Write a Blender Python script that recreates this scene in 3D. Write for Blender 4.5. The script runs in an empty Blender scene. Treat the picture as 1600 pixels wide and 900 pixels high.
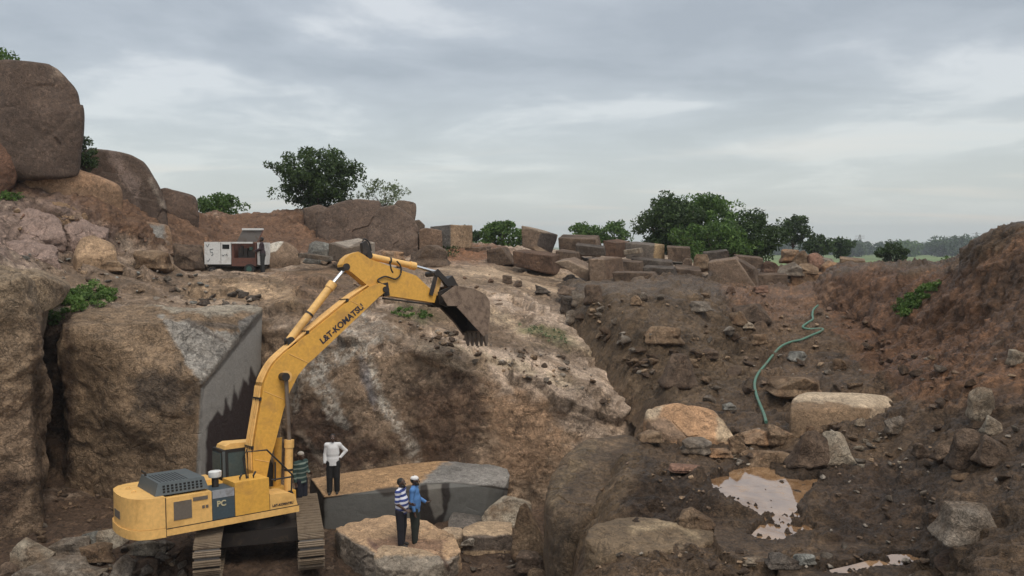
import bpy, bmesh, math, random
import numpy as np
from mathutils import Vector, Matrix, Euler

# ------------------------------------------------------------------ camera, sky, sun, exposure
SC = bpy.context.scene
COL = SC.collection
F = 1280.0                     # focal length in pixels of a 1600 px wide frame
TH = math.atan(65.0 / F)       # camera looks slightly down, horizon at row 385
CT, ST = math.cos(TH), math.sin(TH)
cam_d = bpy.data.cameras.new('camera'); cam = bpy.data.objects.new('camera', cam_d); COL.objects.link(cam)
cam_d.sensor_width = 36; cam_d.lens = 36 * F / 1600; cam_d.clip_start = 0.1; cam_d.clip_end = 6000
cam.location = (0, 0, 0); cam.rotation_euler = (math.radians(90) - TH, 0, 0)
SC.camera = cam
SUN_EL, SUN_AZ = math.radians(60), math.radians(150)     # azimuth from +Y towards +X
W = bpy.data.worlds.new('World'); SC.world = W; W.use_nodes = True
wn, wl = W.node_tree.nodes, W.node_tree.links
wn.clear()
def wnode(t, **k):
    n = wn.new(t)
    for a, b in k.items(): setattr(n, a, b)
    return n
sky = wnode('ShaderNodeTexSky', sky_type='NISHITA', sun_disc=False, sun_elevation=SUN_EL, sun_rotation=SUN_AZ)
bg1 = wnode('ShaderNodeBackground'); bg1.inputs[1].default_value = 0.05; sky.dust_density = 4.0
wl.new(sky.outputs[0], bg1.inputs[0])
tc = wnode('ShaderNodeTexCoord')
sep = wnode('ShaderNodeSeparateXYZ'); wl.new(tc.outputs['Generated'], sep.inputs[0])
# clouds lie on a high layer: direction divided by height above the horizon, so they flatten towards it
mx = wnode('ShaderNodeMath', operation='MAXIMUM'); wl.new(sep.outputs[2], mx.inputs[0]); mx.inputs[1].default_value = 0.0
ad = wnode('ShaderNodeMath', operation='ADD'); wl.new(mx.outputs[0], ad.inputs[0]); ad.inputs[1].default_value = 0.10
dx = wnode('ShaderNodeMath', operation='DIVIDE'); wl.new(sep.outputs[0], dx.inputs[0]); wl.new(ad.outputs[0], dx.inputs[1])
dy = wnode('ShaderNodeMath', operation='DIVIDE'); wl.new(sep.outputs[1], dy.inputs[0]); wl.new(ad.outputs[0], dy.inputs[1])
cb = wnode('ShaderNodeCombineXYZ'); wl.new(dx.outputs[0], cb.inputs[0]); wl.new(dy.outputs[0], cb.inputs[1])
n1 = wnode('ShaderNodeTexNoise'); n1.inputs['Scale'].default_value = 0.75; n1.inputs['Detail'].default_value = 7; n1.inputs['Roughness'].default_value = 0.52; n1.inputs['Distortion'].default_value = 0.35
wl.new(cb.outputs[0], n1.inputs['Vector'])
n3 = wnode('ShaderNodeTexNoise'); n3.inputs['Scale'].default_value = 2.6; n3.inputs['Detail'].default_value = 8; n3.inputs['Roughness'].default_value = 0.6; n3.inputs['Distortion'].default_value = 0.6
mp3 = wnode('ShaderNodeMapping'); mp3.inputs['Location'].default_value = (2.1, 8.4, 0); wl.new(cb.outputs[0], mp3.inputs[0]); wl.new(mp3.outputs[0], n3.inputs['Vector'])
nm = wnode('ShaderNodeMath', operation='MULTIPLY_ADD'); wl.new(n3.outputs[0], nm.inputs[0]); nm.inputs[1].default_value = 0.18; wl.new(n1.outputs[0], nm.inputs[2])
ns = wnode('ShaderNodeMath', operation='SUBTRACT'); wl.new(nm.outputs[0], ns.inputs[0]); ns.inputs[1].default_value = 0.09
cr = wnode('ShaderNodeValToRGB'); wl.new(ns.outputs[0], cr.inputs[0])
e = cr.color_ramp.elements
e[0].position = 0.41; e[0].color = (0.312, 0.326, 0.328, 1)
e[1].position = 0.60; e[1].color = (0.570, 0.575, 0.560, 1)
m_ = cr.color_ramp.elements.new(0.52); m_.color = (0.395, 0.410, 0.412, 1)
# a brighter, slightly warm break in the cloud low over the horizon
hz = wnode('ShaderNodeMapRange', clamp=True); wl.new(sep.outputs[2], hz.inputs[0])
hz.inputs[1].default_value = 0.20; hz.inputs[2].default_value = 0.0; hz.inputs[3].default_value = 0.0; hz.inputs[4].default_value = 1.0
mixh = wnode('ShaderNodeMix', data_type='RGBA'); wl.new(hz.outputs[0], mixh.inputs[0])
mixh.inputs[7].default_value = (0.600, 0.630, 0.600, 1); wl.new(cr.outputs[0], mixh.inputs[6])
n2 = wnode('ShaderNodeTexNoise'); n2.inputs['Scale'].default_value = 1.15; n2.inputs['Detail'].default_value = 5; n2.inputs['Distortion'].default_value = 0.5
mp = wnode('ShaderNodeMapping'); mp.inputs['Location'].default_value = (4.3, 1.7, 0); mp.inputs['Scale'].default_value = (0.35, 1, 1); wl.new(cb.outputs[0], mp.inputs[0]); wl.new(mp.outputs[0], n2.inputs['Vector'])
br = wnode('ShaderNodeMapRange', clamp=True); wl.new(n2.outputs[0], br.inputs[0]); br.inputs[1].default_value = 0.52; br.inputs[2].default_value = 0.74
b1 = wnode('ShaderNodeMapRange', clamp=True, interpolation_type='SMOOTHSTEP'); wl.new(sep.outputs[2], b1.inputs[0]); b1.inputs[1].default_value = 0.17; b1.inputs[2].default_value = 0.085
bm_ = wnode('ShaderNodeMath', operation='MULTIPLY'); wl.new(br.outputs[0], bm_.inputs[0]); wl.new(b1.outputs[0], bm_.inputs[1])
mixb = wnode('ShaderNodeMix', data_type='RGBA'); wl.new(bm_.outputs[0], mixb.inputs[0]); wl.new(mixh.outputs[2], mixb.inputs[6]); mixb.inputs[7].default_value = (0.66, 0.63, 0.57, 1)
zen = wnode('ShaderNodeMapRange', clamp=True, interpolation_type='SMOOTHSTEP'); wl.new(sep.outputs[2], zen.inputs[0])
for i_, q_ in enumerate((0.24, 1.0, 0.90, 2.1)): zen.inputs[1 + i_].default_value = q_
bg2 = wnode('ShaderNodeBackground'); wl.new(zen.outputs[0], bg2.inputs[1]); wl.new(mixb.outputs[2], bg2.inputs[0])
ash = wnode('ShaderNodeAddShader'); wl.new(bg1.outputs[0], ash.inputs[0]); wl.new(bg2.outputs[0], ash.inputs[1])
wo = wnode('ShaderNodeOutputWorld'); wl.new(ash.outputs[0], wo.inputs[0])
sd = bpy.data.lights.new('sun', 'SUN'); sd.energy = 1.15; sd.angle = math.radians(24); sd.color = (1, 0.92, 0.80)
sun = bpy.data.objects.new('sun', sd); COL.objects.link(sun)
sdir = Vector((math.sin(SUN_AZ) * math.cos(SUN_EL), math.cos(SUN_AZ) * math.cos(SUN_EL), math.sin(SUN_EL)))
sun.rotation_euler = sdir.to_track_quat('Z', 'Y').to_euler(); sun.location = (0, 30, 60)
SC.view_settings.view_transform = 'Standard'; SC.view_settings.look = 'None'
SC.view_settings.exposure = 0.17; SC.view_settings.gamma = 1; SC.view_settings.use_curve_mapping = False
SC.render.engine = 'CYCLES'; SC.cycles.max_bounces = 5; SC.cycles.diffuse_bounces = 3; SC.cycles.volume_bounces = 0

# ------------------------------------------------------------------ helpers
def at(px, py, D):
    "world point seen at a pixel of the 1600x900 frame, D metres ahead of the camera"
    a = (px - 800.0) / F; b = (450.0 - py) / F
    y = CT + b * ST; z = -ST + b * CT
    return np.array([a * D / y, D, z * D / y])
def D_at_z(py, z):
    b = (450.0 - py) / F
    return z * (CT + b * ST) / (-ST + b * CT)
def atz(px, py, z): return at(px, py, D_at_z(py, z))
def proj(P):
    x, y, z = P[..., 0], P[..., 1], P[..., 2]
    fw = np.maximum(CT * y - ST * z, 0.05); up = ST * y + CT * z
    return 800 + F * x / fw, 450 - F * up / fw

_rs = np.random.RandomState(7)
_perm = _rs.permutation(256).astype(np.int64); _perm = np.concatenate([_perm, _perm, _perm])
_grad = _rs.normal(size=(256, 3)); _grad /= np.linalg.norm(_grad, axis=1)[:, None]
def perlin(P, freq=1.0, seed=0):
    P = np.asarray(P, float) * freq + seed * 17.31
    i = np.floor(P).astype(np.int64); f = P - i; i &= 255
    u = f * f * f * (f * (f * 6 - 15) + 10)
    out = 0
    for a in (0, 1):
        wx = u[..., 0] if a else 1 - u[..., 0]
        for b in (0, 1):
            wy = u[..., 1] if b else 1 - u[..., 1]
            for c in (0, 1):
                wz = u[..., 2] if c else 1 - u[..., 2]
                h = _perm[_perm[_perm[(i[..., 0] + a) & 255] + ((i[..., 1] + b) & 255)] + ((i[..., 2] + c) & 255)]
                g = _grad[h]
                out = out + wx * wy * wz * (g[..., 0] * (f[..., 0] - a) + g[..., 1] * (f[..., 1] - b) + g[..., 2] * (f[..., 2] - c))
    return out * 1.5
def fbm(P, freq=1.0, octv=4, seed=0, rough=0.5):
    a, s = 1.0, 0
    for k in range(octv):
        s = s + a * perlin(P, freq * 2.03 ** k, seed + k * 3); a *= rough
    return s
def ridged(P, freq=1.0, octv=3, seed=0):
    a, s = 1.0, 0
    for k in range(octv):
        s = s + a * (1 - 2.2 * np.abs(perlin(P, freq * 2.1 ** k, seed + k * 5))); a *= 0.5
    return s
def worley(P, freq, seed=0):
    "F1 distance and a random value per cell"
    P = np.asarray(P) * freq + seed * 9.7
    i = np.floor(P).astype(np.int64); best = np.full(P.shape[:-1], 9.0); rid = np.zeros(P.shape[:-1])
    for a in (-1, 0, 1):
        for b in (-1, 0, 1):
            for c in (-1, 0, 1):
                j = i + np.array([a, b, c]); jj = j & 255
                h = _perm[_perm[_perm[jj[..., 0]] + jj[..., 1]] + jj[..., 2]]
                pt = j + 0.5 + 0.42 * _grad[h]
                d = ((pt - P) ** 2).sum(-1)
                m = d < best; best = np.where(m, d, best); rid = np.where(m, h / 255.0, rid)
    return np.sqrt(best), rid
def sstep(a, b, x):
    t = np.clip((x - a) / (b - a), 0, 1); return t * t * (3 - 2 * t)

def np_mesh(name, V, Q, smooth=True, col=None):
    me = bpy.data.meshes.new(name)
    V = np.asarray(V, np.float32).reshape(-1, 3); Q = np.asarray(Q, np.int32); k = Q.shape[1]
    me.vertices.add(len(V)); me.vertices.foreach_set('co', V.ravel())
    me.loops.add(Q.size); me.loops.foreach_set('vertex_index', Q.ravel())
    me.polygons.add(len(Q)); me.polygons.foreach_set('loop_start', np.arange(0, Q.size, k, dtype=np.int32))
    try: me.polygons.foreach_set('loop_total', np.full(len(Q), k, np.int32))
    except Exception: pass
    me.polygons.foreach_set('use_smooth', np.full(len(Q), smooth))
    if col is not None:
        at_ = me.color_attributes.new('Col', 'FLOAT_COLOR', 'POINT')
        c = np.ones((len(V), 4), np.float32); col = np.asarray(col); c[:, :col.shape[-1]] = col
        at_.data.foreach_set('color', c.ravel())
    me.update(calc_edges=True); me.validate()
    return me
def link(name, me, mat=None, parent=None, loc=None, rot=None):
    o = bpy.data.objects.new(name, me); COL.objects.link(o)
    if mat is not None and me is not None and len(me.materials) == 0: me.materials.append(mat)
    if loc is not None: o.location = loc
    if rot is not None: o.rotation_euler = rot
    if parent is not None: o.parent = parent
    return o
def tag(o, label=None, cat=None, group=None, kind=None):
    if label: o['label'] = label
    if cat: o['category'] = cat
    if group: o['group'] = group
    if kind: o['kind'] = kind
    return o
def empty(name, loc=(0, 0, 0), rot=(0, 0, 0)):
    o = bpy.data.objects.new(name, None); COL.objects.link(o); o.location = loc; o.rotation_euler = rot
    o.empty_display_size = 0.3
    return o

# ------------------------------------------------------------------ materials
def new_mat(name):
    m = bpy.data.materials.new(name); m.use_nodes = True
    nt = m.node_tree; b = nt.nodes['Principled BSDF']
    return m, nt, b
def N(nt, t, **k):
    n = nt.nodes.new(t)
    for a, b in k.items(): setattr(n, a, b)
    return n
def noise(nt, vec, scale, detail=4, rough=0.55, dist=0.0):
    n = N(nt, 'ShaderNodeTexNoise'); n.inputs['Scale'].default_value = scale; n.inputs['Detail'].default_value = detail
    n.inputs['Roughness'].default_value = rough; n.inputs['Distortion'].default_value = dist
    nt.links.new(vec, n.inputs['Vector']); return n.outputs[0]
def mrange(nt, v, a, b, c, d):
    n = N(nt, 'ShaderNodeMapRange', clamp=True); nt.links.new(v, n.inputs[0])
    for i, q in enumerate((a, b, c, d)): n.inputs[1 + i].default_value = q
    return n.outputs[0]
def math_(nt, op, a, b=None):
    n = N(nt, 'ShaderNodeMath', operation=op)
    for i, q in enumerate((a, b)):
        if q is None: continue
        if isinstance(q, (int, float)): n.inputs[i].default_value = q
        else: nt.links.new(q, n.inputs[i])
    return n.outputs[0]
def scale_col(nt, col, fac):
    n = N(nt, 'ShaderNodeVectorMath', operation='SCALE')
    if isinstance(col, tuple): n.inputs[0].default_value = col[:3]
    else: nt.links.new(col, n.inputs[0])
    if isinstance(fac, (int, float)): n.inputs[3].default_value = fac
    else: nt.links.new(fac, n.inputs[3])
    return n.outputs[0]
def mixc(nt, f, a, b):
    n = N(nt, 'ShaderNodeMix', data_type='RGBA')
    if isinstance(f, (int, float)): n.inputs[0].default_value = f
    else: nt.links.new(f, n.inputs[0])
    for i, q in ((6, a), (7, b)):
        if isinstance(q, tuple): n.inputs[i].default_value = (q + (1,))[:4]
        else: nt.links.new(q, n.inputs[i])
    return n.outputs[2]

def earth_mat(name, color=None, dirt=None, sc=1.0, pebble=0.35, bump=0.5, rough=0.85, var=0.45, crack=0.0, grain=0.25):
    "soil and stone: base colour from the Col attribute or a colour, broken up at several sizes"
    m, nt, b = new_mat(name)
    tcn = N(nt, 'ShaderNodeTexCoord'); vec = tcn.outputs['Object']
    if color is None:
        a = N(nt, 'ShaderNodeAttribute', attribute_name='Col'); base = a.outputs['Color']
    else:
        oi = N(nt, 'ShaderNodeObjectInfo')
        vm = N(nt, 'ShaderNodeVectorMath', operation='ADD'); nt.links.new(vec, vm.inputs[0])
        cbn = N(nt, 'ShaderNodeVectorMath', operation='SCALE'); nt.links.new(oi.outputs['Location'], cbn.inputs[0]); cbn.inputs[3].default_value = 3.7
        nt.links.new(cbn.outputs[0], vm.inputs[1]); vec = vm.outputs[0]
        base = mixc(nt, mrange(nt, noise(nt, vec, 1.1 * sc, 6, 0.6, 0.6), 0.38, 0.62, 0, 1), color, dirt or tuple(c * 0.6 for c in color))
    big = noise(nt, vec, 0.7 * sc, 5, 0.6, 0.3); mid = noise(nt, vec, 4.5 * sc, 6, 0.62); fine = noise(nt, vec, 28 * sc, 4, 0.7)
    f = math_(nt, 'MULTIPLY', mrange(nt, big, 0.3, 0.7, 1 - var, 1 + var), mrange(nt, mid, 0.3, 0.7, 1 - var * 0.8, 1 + var * 0.8))
    f = math_(nt, 'MULTIPLY', f, mrange(nt, fine, 0.3, 0.7, 1 - grain, 1 + grain))
    vo = N(nt, 'ShaderNodeTexVoronoi', feature='F1'); vo.inputs['Scale'].default_value = 9 * sc; nt.links.new(vec, vo.inputs['Vector'])
    sp = N(nt, 'ShaderNodeSeparateColor'); nt.links.new(vo.outputs['Color'], sp.inputs[0])
    gate = mrange(nt, noise(nt, vec, 1.7 * sc, 3), 0.42, 0.6, 0, 1)
    peb = mrange(nt, sp.outputs[0], 0.0, 1.0, 1 - pebble, 1 + pebble * 1.6)
    pf = math_(nt, 'ADD', 1.0, math_(nt, 'MULTIPLY', gate, math_(nt, 'SUBTRACT', peb, 1.0)))
    f = math_(nt, 'MULTIPLY', f, pf)
    h = math_(nt, 'ADD', math_(nt, 'MULTIPLY', mid, 0.7), math_(nt, 'MULTIPLY', fine, 0.34))
    h = math_(nt, 'ADD', h, math_(nt, 'MULTIPLY', math_(nt, 'MULTIPLY', vo.outputs['Distance'], gate), -0.35 * min(1, pebble * 2.5)))
    if crack > 0:
        ve = N(nt, 'ShaderNodeTexVoronoi', feature='DISTANCE_TO_EDGE'); ve.inputs['Scale'].default_value = 0.9 * sc
        wv = N(nt, 'ShaderNodeVectorMath', operation='ADD'); nt.links.new(vec, wv.inputs[0])
        nn = N(nt, 'ShaderNodeTexNoise'); nn.inputs['Scale'].default_value = 1.6 * sc; nn.inputs['Detail'].default_value = 5; nt.links.new(vec, nn.inputs['Vector'])
        s2 = N(nt, 'ShaderNodeVectorMath', operation='SCALE'); nt.links.new(nn.outputs['Color'], s2.inputs[0]); s2.inputs[3].default_value = 1.1
        nt.links.new(s2.outputs[0], wv.inputs[1]); nt.links.new(wv.outputs[0], ve.inputs['Vector'])
        c = mrange(nt, ve.outputs['Distance'], 0.0, 0.03, 0, 1)
        g2 = mrange(nt, noise(nt, vec, 0.9 * sc, 2), 0.45, 0.55, 0, 1)
        c = math_(nt, 'MAXIMUM', c, g2)
        h = math_(nt, 'ADD', h, math_(nt, 'MULTIPLY', c, 0.35 * crack))
        f = math_(nt, 'MULTIPLY', f, mrange(nt, c, 0, 1, 1 - 0.45 * crack, 1))
    for sc_l, w_l, st_l in ((2.2, 0.018, 0.45), (7.0, 0.030, 0.38)):      # hairline fractures, rills and grit
        nl = noise(nt, vec, sc_l * sc, 5, 0.6, 0.8)
        ln = mrange(nt, math_(nt, 'ABSOLUTE', math_(nt, 'SUBTRACT', nl, 0.5)), 0.0, w_l, 1 - st_l, 1.0)
        f = math_(nt, 'MULTIPLY', f, ln); h = math_(nt, 'ADD', h, math_(nt, 'MULTIPLY', ln, 0.22))
    sp2 = mrange(nt, noise(nt, vec, 16 * sc, 3, 0.75), 0.58, 0.66, 1.0, 1.45); f = math_(nt, 'MULTIPLY', f, sp2)
    if color is None:                 # alpha of Col says how rough the stone is: sawn faces are near 0
        al_ = a.outputs['Alpha']; f = math_(nt, 'ADD', 1.0, math_(nt, 'MULTIPLY', al_, math_(nt, 'SUBTRACT', f, 1.0))); h = math_(nt, 'MULTIPLY', h, al_)
    wm = N(nt, 'ShaderNodeVectorMath', operation='MULTIPLY'); nt.links.new(scale_col(nt, base, f), wm.inputs[0]); wm.inputs[1].default_value = (1.17, 1.12, 1.01)
    nt.links.new(wm.outputs[0], b.inputs['Base Color'])
    nt.links.new(mrange(nt, mid, 0.35, 0.65, rough - 0.12, rough + 0.1), b.inputs['Roughness'])
    b.inputs['Specular IOR Level'].default_value = 0.3
    bp = N(nt, 'ShaderNodeBump'); bp.inputs['Strength'].default_value = bump; bp.inputs['Distance'].default_value = 0.24 / sc
    nt.links.new(h, bp.inputs['Height']); nt.links.new(bp.outputs[0], b.inputs['Normal'])
    return m
def plain(name, color, rough=0.5, metal=0.0, dirt=0.0, dirtcol=(0.10, 0.07, 0.045), sc=3.0, bump=0.0, spec=0.5):
    m, nt, b = new_mat(name)
    b.inputs['Roughness'].default_value = rough; b.inputs['Metallic'].default_value = metal; b.inputs['Specular IOR Level'].default_value = spec
    vec = N(nt, 'ShaderNodeTexCoord').outputs['Object']
    n = noise(nt, vec, sc, 6, 0.65, 0.4); n2 = noise(nt, vec, sc * 6, 4, 0.6)
    c = scale_col(nt, color, mrange(nt, n2, 0.3, 0.7, 0.88, 1.1))
    if dirt > 0: c = mixc(nt, mrange(nt, n, 0.62 - 0.25 * dirt, 0.80 - 0.2 * dirt, 0, 0.85), c, dirtcol)
    nt.links.new(c, b.inputs['Base Color'])
    if bump:
        bp = N(nt, 'ShaderNodeBump'); bp.inputs['Strength'].default_value = bump; bp.inputs['Distance'].default_value = 0.02
        nt.links.new(n2, bp.inputs['Height']); nt.links.new(bp.outputs[0], b.inputs['Normal'])
    return m
def leaf_mat(name, c1, c2, c3):
    m, nt, b = new_mat(name)
    g = N(nt, 'ShaderNodeNewGeometry')
    cr = N(nt, 'ShaderNodeValToRGB'); nt.links.new(g.outputs['Random Per Island'], cr.inputs[0])
    e = cr.color_ramp.elements; e[0].color = c1 + (1,); e[1].color = c3 + (1,)
    x = e.new(0.5); x.color = c2 + (1,)
    vec = N(nt, 'ShaderNodeTexCoord').outputs['Object']
    nt.links.new(scale_col(nt, cr.outputs[0], mrange(nt, noise(nt, vec, 0.6, 3), 0.35, 0.65, 0.7, 1.3)), b.inputs['Base Color'])
    b.inputs['Roughness'].default_value = 0.6; b.inputs['Specular IOR Level'].default_value = 0.3
    tr = N(nt, 'ShaderNodeBsdfTranslucent'); nt.links.new(scale_col(nt, cr.outputs[0], 1.2), tr.inputs[0])
    mx_ = N(nt, 'ShaderNodeMixShader'); mx_.inputs[0].default_value = 0.3
    nt.links.new(b.outputs[0], mx_.inputs[1]); nt.links.new(tr.outputs[0], mx_.inputs[2])
    nt.links.new(mx_.outputs[0], nt.nodes['Material Output'].inputs[0])
    return m

M = {}
M['terrain'] = earth_mat('quarry_ground', None, pebble=0.30, bump=0.8, var=0.34, crack=0.5, grain=0.16)
M['wall'] = earth_mat('quarry_rock', None, pebble=0.10, bump=1.0, var=0.36, crack=0.45, sc=0.8, grain=0.14)
M['mud'] = earth_mat('mud', None, pebble=0.28, bump=0.9, var=0.42, rough=0.54, sc=1.1, grain=0.16)
M['paintrock'] = earth_mat('painted_by_age_rock', None, pebble=0.2, bump=0.5, var=0.24, crack=0.3)
ROCKC = {
 'tan': ((0.27, 0.195, 0.135), (0.15, 0.095, 0.06)), 'orange': ((0.34, 0.20, 0.115), (0.24, 0.17, 0.12)),
 'brown': ((0.165, 0.120, 0.092), (0.095, 0.066, 0.050)), 'grey': ((0.25, 0.222, 0.198), (0.14, 0.108, 0.084)),
 'pale': ((0.36, 0.32, 0.27), (0.20, 0.15, 0.11)), 'dark': ((0.085, 0.06, 0.045), (0.045, 0.032, 0.025)),
 'darkgrey': ((0.115, 0.098, 0.088), (0.07, 0.052, 0.042)), 'redbrown': ((0.150, 0.094, 0.068), (0.10, 0.062, 0.045)),
 'blue': ((0.22, 0.225, 0.222), (0.13, 0.12, 0.11)), 'pink': ((0.24, 0.14, 0.105), (0.20, 0.12, 0.09)),
 'mud': ((0.125, 0.085, 0.058), (0.075, 0.048, 0.032))}
for k, (a, b) in ROCKC.items(): M['r_' + k] = earth_mat('stone_' + k, a, b, pebble=0.08, bump=0.9, var=0.34, crack=0.5, sc=1.3, grain=0.14)
M['yellow'] = plain('yellow_paint', (0.64, 0.345, 0.060), 0.45, dirt=0.42, dirtcol=(0.42, 0.225, 0.06), sc=2.2)
M['yellow2'] = plain('faded_yellow_paint', (0.72, 0.43, 0.14), 0.5, dirt=0.45, dirtcol=(0.48, 0.27, 0.08), sc=1.8)
M['hood'] = plain('dark_grey_paint', (0.075, 0.090, 0.095), 0.5, dirt=0.2, dirtcol=(0.14, 0.12, 0.10))
M['black'] = plain('black_rubber', (0.014, 0.013, 0.013), 0.6, dirt=0.15, dirtcol=(0.05, 0.035, 0.025))
M['hole'] = plain('dark_opening', (0.006, 0.006, 0.006), 0.9)
M['panelblue'] = plain('blue_grey_panel', (0.045, 0.066, 0.080), 0.5, dirt=0.2)
M['panellight'] = plain('pale_grey_stripe', (0.27, 0.28, 0.30), 0.5, dirt=0.25)
M['panelgrey'] = plain('grey_panel', (0.12, 0.10, 0.08), 0.6, dirt=0.2)
M['chrome'] = plain('polished_steel', (0.75, 0.75, 0.75), 0.22, 1.0)
M['steel'] = plain('worn_steel', (0.16, 0.13, 0.105), 0.55, 0.3, dirt=0.5, dirtcol=(0.12, 0.075, 0.045), sc=4, bump=0.3)
M['track'] = plain('muddy_track_steel', (0.20, 0.15, 0.10), 0.7, 0.1, dirt=0.4, dirtcol=(0.09, 0.06, 0.038), sc=4, bump=0.4)
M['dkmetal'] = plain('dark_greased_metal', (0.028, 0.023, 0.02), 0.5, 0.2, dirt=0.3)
M['bucket'] = plain('earth_covered_bucket_steel', (0.23, 0.165, 0.12), 0.8, 0.0, dirt=0.8, dirtcol=(0.085, 0.055, 0.038), sc=4.5, bump=1.0)
M['glass'] = plain('cab_glass', (0.065, 0.09, 0.09), 0.08, 0.0)
M['white'] = plain('white_paint', (0.62, 0.62, 0.60), 0.5, dirt=0.3, dirtcol=(0.28, 0.24, 0.20), sc=2.5)
M['rust'] = plain('rusty_red_steel', (0.12, 0.05, 0.035), 0.7, dirt=0.4, dirtcol=(0.05, 0.03, 0.022), sc=5)
M['lid'] = plain('grey_lid', (0.14, 0.125, 0.115), 0.6, dirt=0.4)
M['rubbertyre'] = plain('tyre_rubber', (0.02, 0.02, 0.02), 0.8)
M['green_hub'] = plain('green_painted_wheel', (0.035, 0.085, 0.07), 0.6, dirt=0.4)
M['text'] = plain('dark_lettering', (0.02, 0.018, 0.03), 0.5)
M['textw'] = plain('pale_lettering', (0.45, 0.40, 0.25), 0.5)
M['skin'] = plain('dark_brown_skin', (0.065, 0.034, 0.021), 0.5, sc=8)
M['hair'] = plain('black_hair', (0.008, 0.007, 0.006), 0.7)
M['eye'] = plain('eye_white', (0.4, 0.38, 0.35), 0.3)
M['bark'] = plain('bark', (0.07, 0.05, 0.035), 0.9, dirt=0.4, bump=0.6)
M['leafdark'] = leaf_mat('dark_green_leaves', (0.018, 0.034, 0.010), (0.042, 0.072, 0.02), (0.07, 0.11, 0.032))
M['leafmid'] = leaf_mat('mid_green_leaves', (0.034, 0.072, 0.014), (0.065, 0.125, 0.024), (0.120, 0.19, 0.045))
M['leafpale'] = leaf_mat('pale_green_leaves', (0.09, 0.12, 0.06), (0.14, 0.18, 0.09), (0.20, 0.24, 0.13))
M['grass'] = leaf_mat('grass_green', (0.045, 0.095, 0.016), (0.085, 0.155, 0.030), (0.14, 0.20, 0.06))

# ------------------------------------------------------------------ colour zones of a surface (mineral colour of the ground itself)
def poly_sd(px, py, poly):
    "signed distance in pixels, negative inside"
    d = np.full(px.shape, 1e9); s = np.ones(px.shape)
    n = len(poly)
    for i in range(n):
        ax, ay = poly[i]; bx, by = poly[(i + 1) % n]
        ex, ey = bx - ax, by - ay; wx, wy = px - ax, py - ay
        t = np.clip((wx * ex + wy * ey) / (ex * ex + ey * ey + 1e-9), 0, 1)
        d = np.minimum(d, (wx - ex * t) ** 2 + (wy - ey * t) ** 2)
        c1 = (py >= ay) & (py < by) & (ex * wy > ey * wx); c2 = (py < ay) & (py >= by) & (ex * wy < ey * wx)
        s = np.where(c1 | c2, -s, s)
    return s * np.sqrt(d)
def line_d(px, py, pts):
    d = np.full(px.shape, 1e9)
    for (ax, ay), (bx, by) in zip(pts[:-1], pts[1:]):
        ex, ey = bx - ax, by - ay; wx, wy = px - ax, py - ay
        t = np.clip((wx * ex + wy * ey) / (ex * ex + ey * ey + 1e-9), 0, 1)
        d = np.minimum(d, (wx - ex * t) ** 2 + (wy - ey * t) ** 2)
    return np.sqrt(d)
def paint(P, base, zones):
    px, py = proj(P)
    C = np.empty(P.shape); C[...] = base
    n = fbm(P, 0.9, 4, 11, 0.6); n_b = fbm(P, 2.6, 3, 23, 0.6); n_f = fbm(P, 5.0, 3, 29, 0.65)
    for z in zones:
        kind, pts, feather, colr, st, na = z
        d = poly_sd(px, py, pts) if kind in ('poly', 'mpoly') else line_d(px, py, pts) - feather
        w = sstep(feather, -feather, d + (n + 0.6 * n_b) * na) * st
        if kind[0] == 'm': w = w * (0.25 + 0.75 * sstep(-0.12, 0.10, n_f))
        C = C * (1 - w[..., None]) + np.array(colr) * w[..., None]
    return C

# ------------------------------------------------------------------ lofted ground patches
PATCHES = []
def pnorm_smooth(a, k):
    if k < 1: return a
    ker = np.hanning(2 * k + 3)[1:-1]; ker /= ker.sum()
    p = np.concatenate([np.full(k, a[0]), a, np.full(k, a[-1])]); return np.convolve(p, ker, 'valid')
def loft(rows, x0, x1, step, vstep, hsm=10, vsm=4):
    "rows: list of polylines [(px, py, D)], near to far; returns the grid (rows, cols, 3) in world metres"
    xs = np.arange(x0, x1 + step, step)
    R = []
    for r in rows:
        r = sorted(r); X = [a[0] for a in r]
        py = pnorm_smooth(np.interp(xs, X, [a[1] for a in r]), hsm); D = pnorm_smooth(np.interp(xs, X, [a[2] for a in r]), hsm)
        R.append(np.stack([at(x, y, d) for x, y, d in zip(xs, py, D)]))
    G = []
    for k in range(len(R) - 1):
        ax, ay = proj(R[k]); bx, by = proj(R[k + 1])
        L = np.median(np.abs(by - ay)); W3 = np.median(np.linalg.norm(R[k + 1] - R[k], axis=1))
        n = int(np.clip(max(L / vstep, W3 / 0.35), 4, 260))
        t = np.arange(n) / n
        G.append(R[k][None] * (1 - t)[:, None, None] + R[k + 1][None] * t[:, None, None])
    G.append(R[-1][None]); G = np.concatenate(G, 0)
    if vsm:
        for c in range(3):
            for _ in range(vsm):
                G[1:-1, :, c] = 0.25 * G[:-2, :, c] + 0.5 * G[1:-1, :, c] + 0.25 * G[2:, :, c]
    return G
def grid_normals(G):
    du = np.gradient(G, axis=1); dv = np.gradient(G, axis=0)
    n = np.cross(du, dv); n /= np.linalg.norm(n, axis=-1)[..., None] + 1e-9
    s = np.sign((n * np.array([0, -0.35, 1.0])).sum(-1)); return n * s[..., None]
def grid_mesh(name, G, C, mat, keep=None):
    r, c = G.shape[:2]
    idx = np.arange(r * c).reshape(r, c)
    Q = np.stack([idx[:-1, :-1], idx[:-1, 1:], idx[1:, 1:], idx[1:, :-1]], -1)
    if keep is not None: Q = Q[keep[:-1, :-1] & keep[1:, 1:]]
    me = np_mesh(name, G.reshape(-1, 3), Q.reshape(-1, 4), True, C.reshape(-1, 3))
    PATCHES.append(G.reshape(-1, 3))
    o = link(name, me, mat); o['kind'] = 'structure'
    return o

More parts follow.
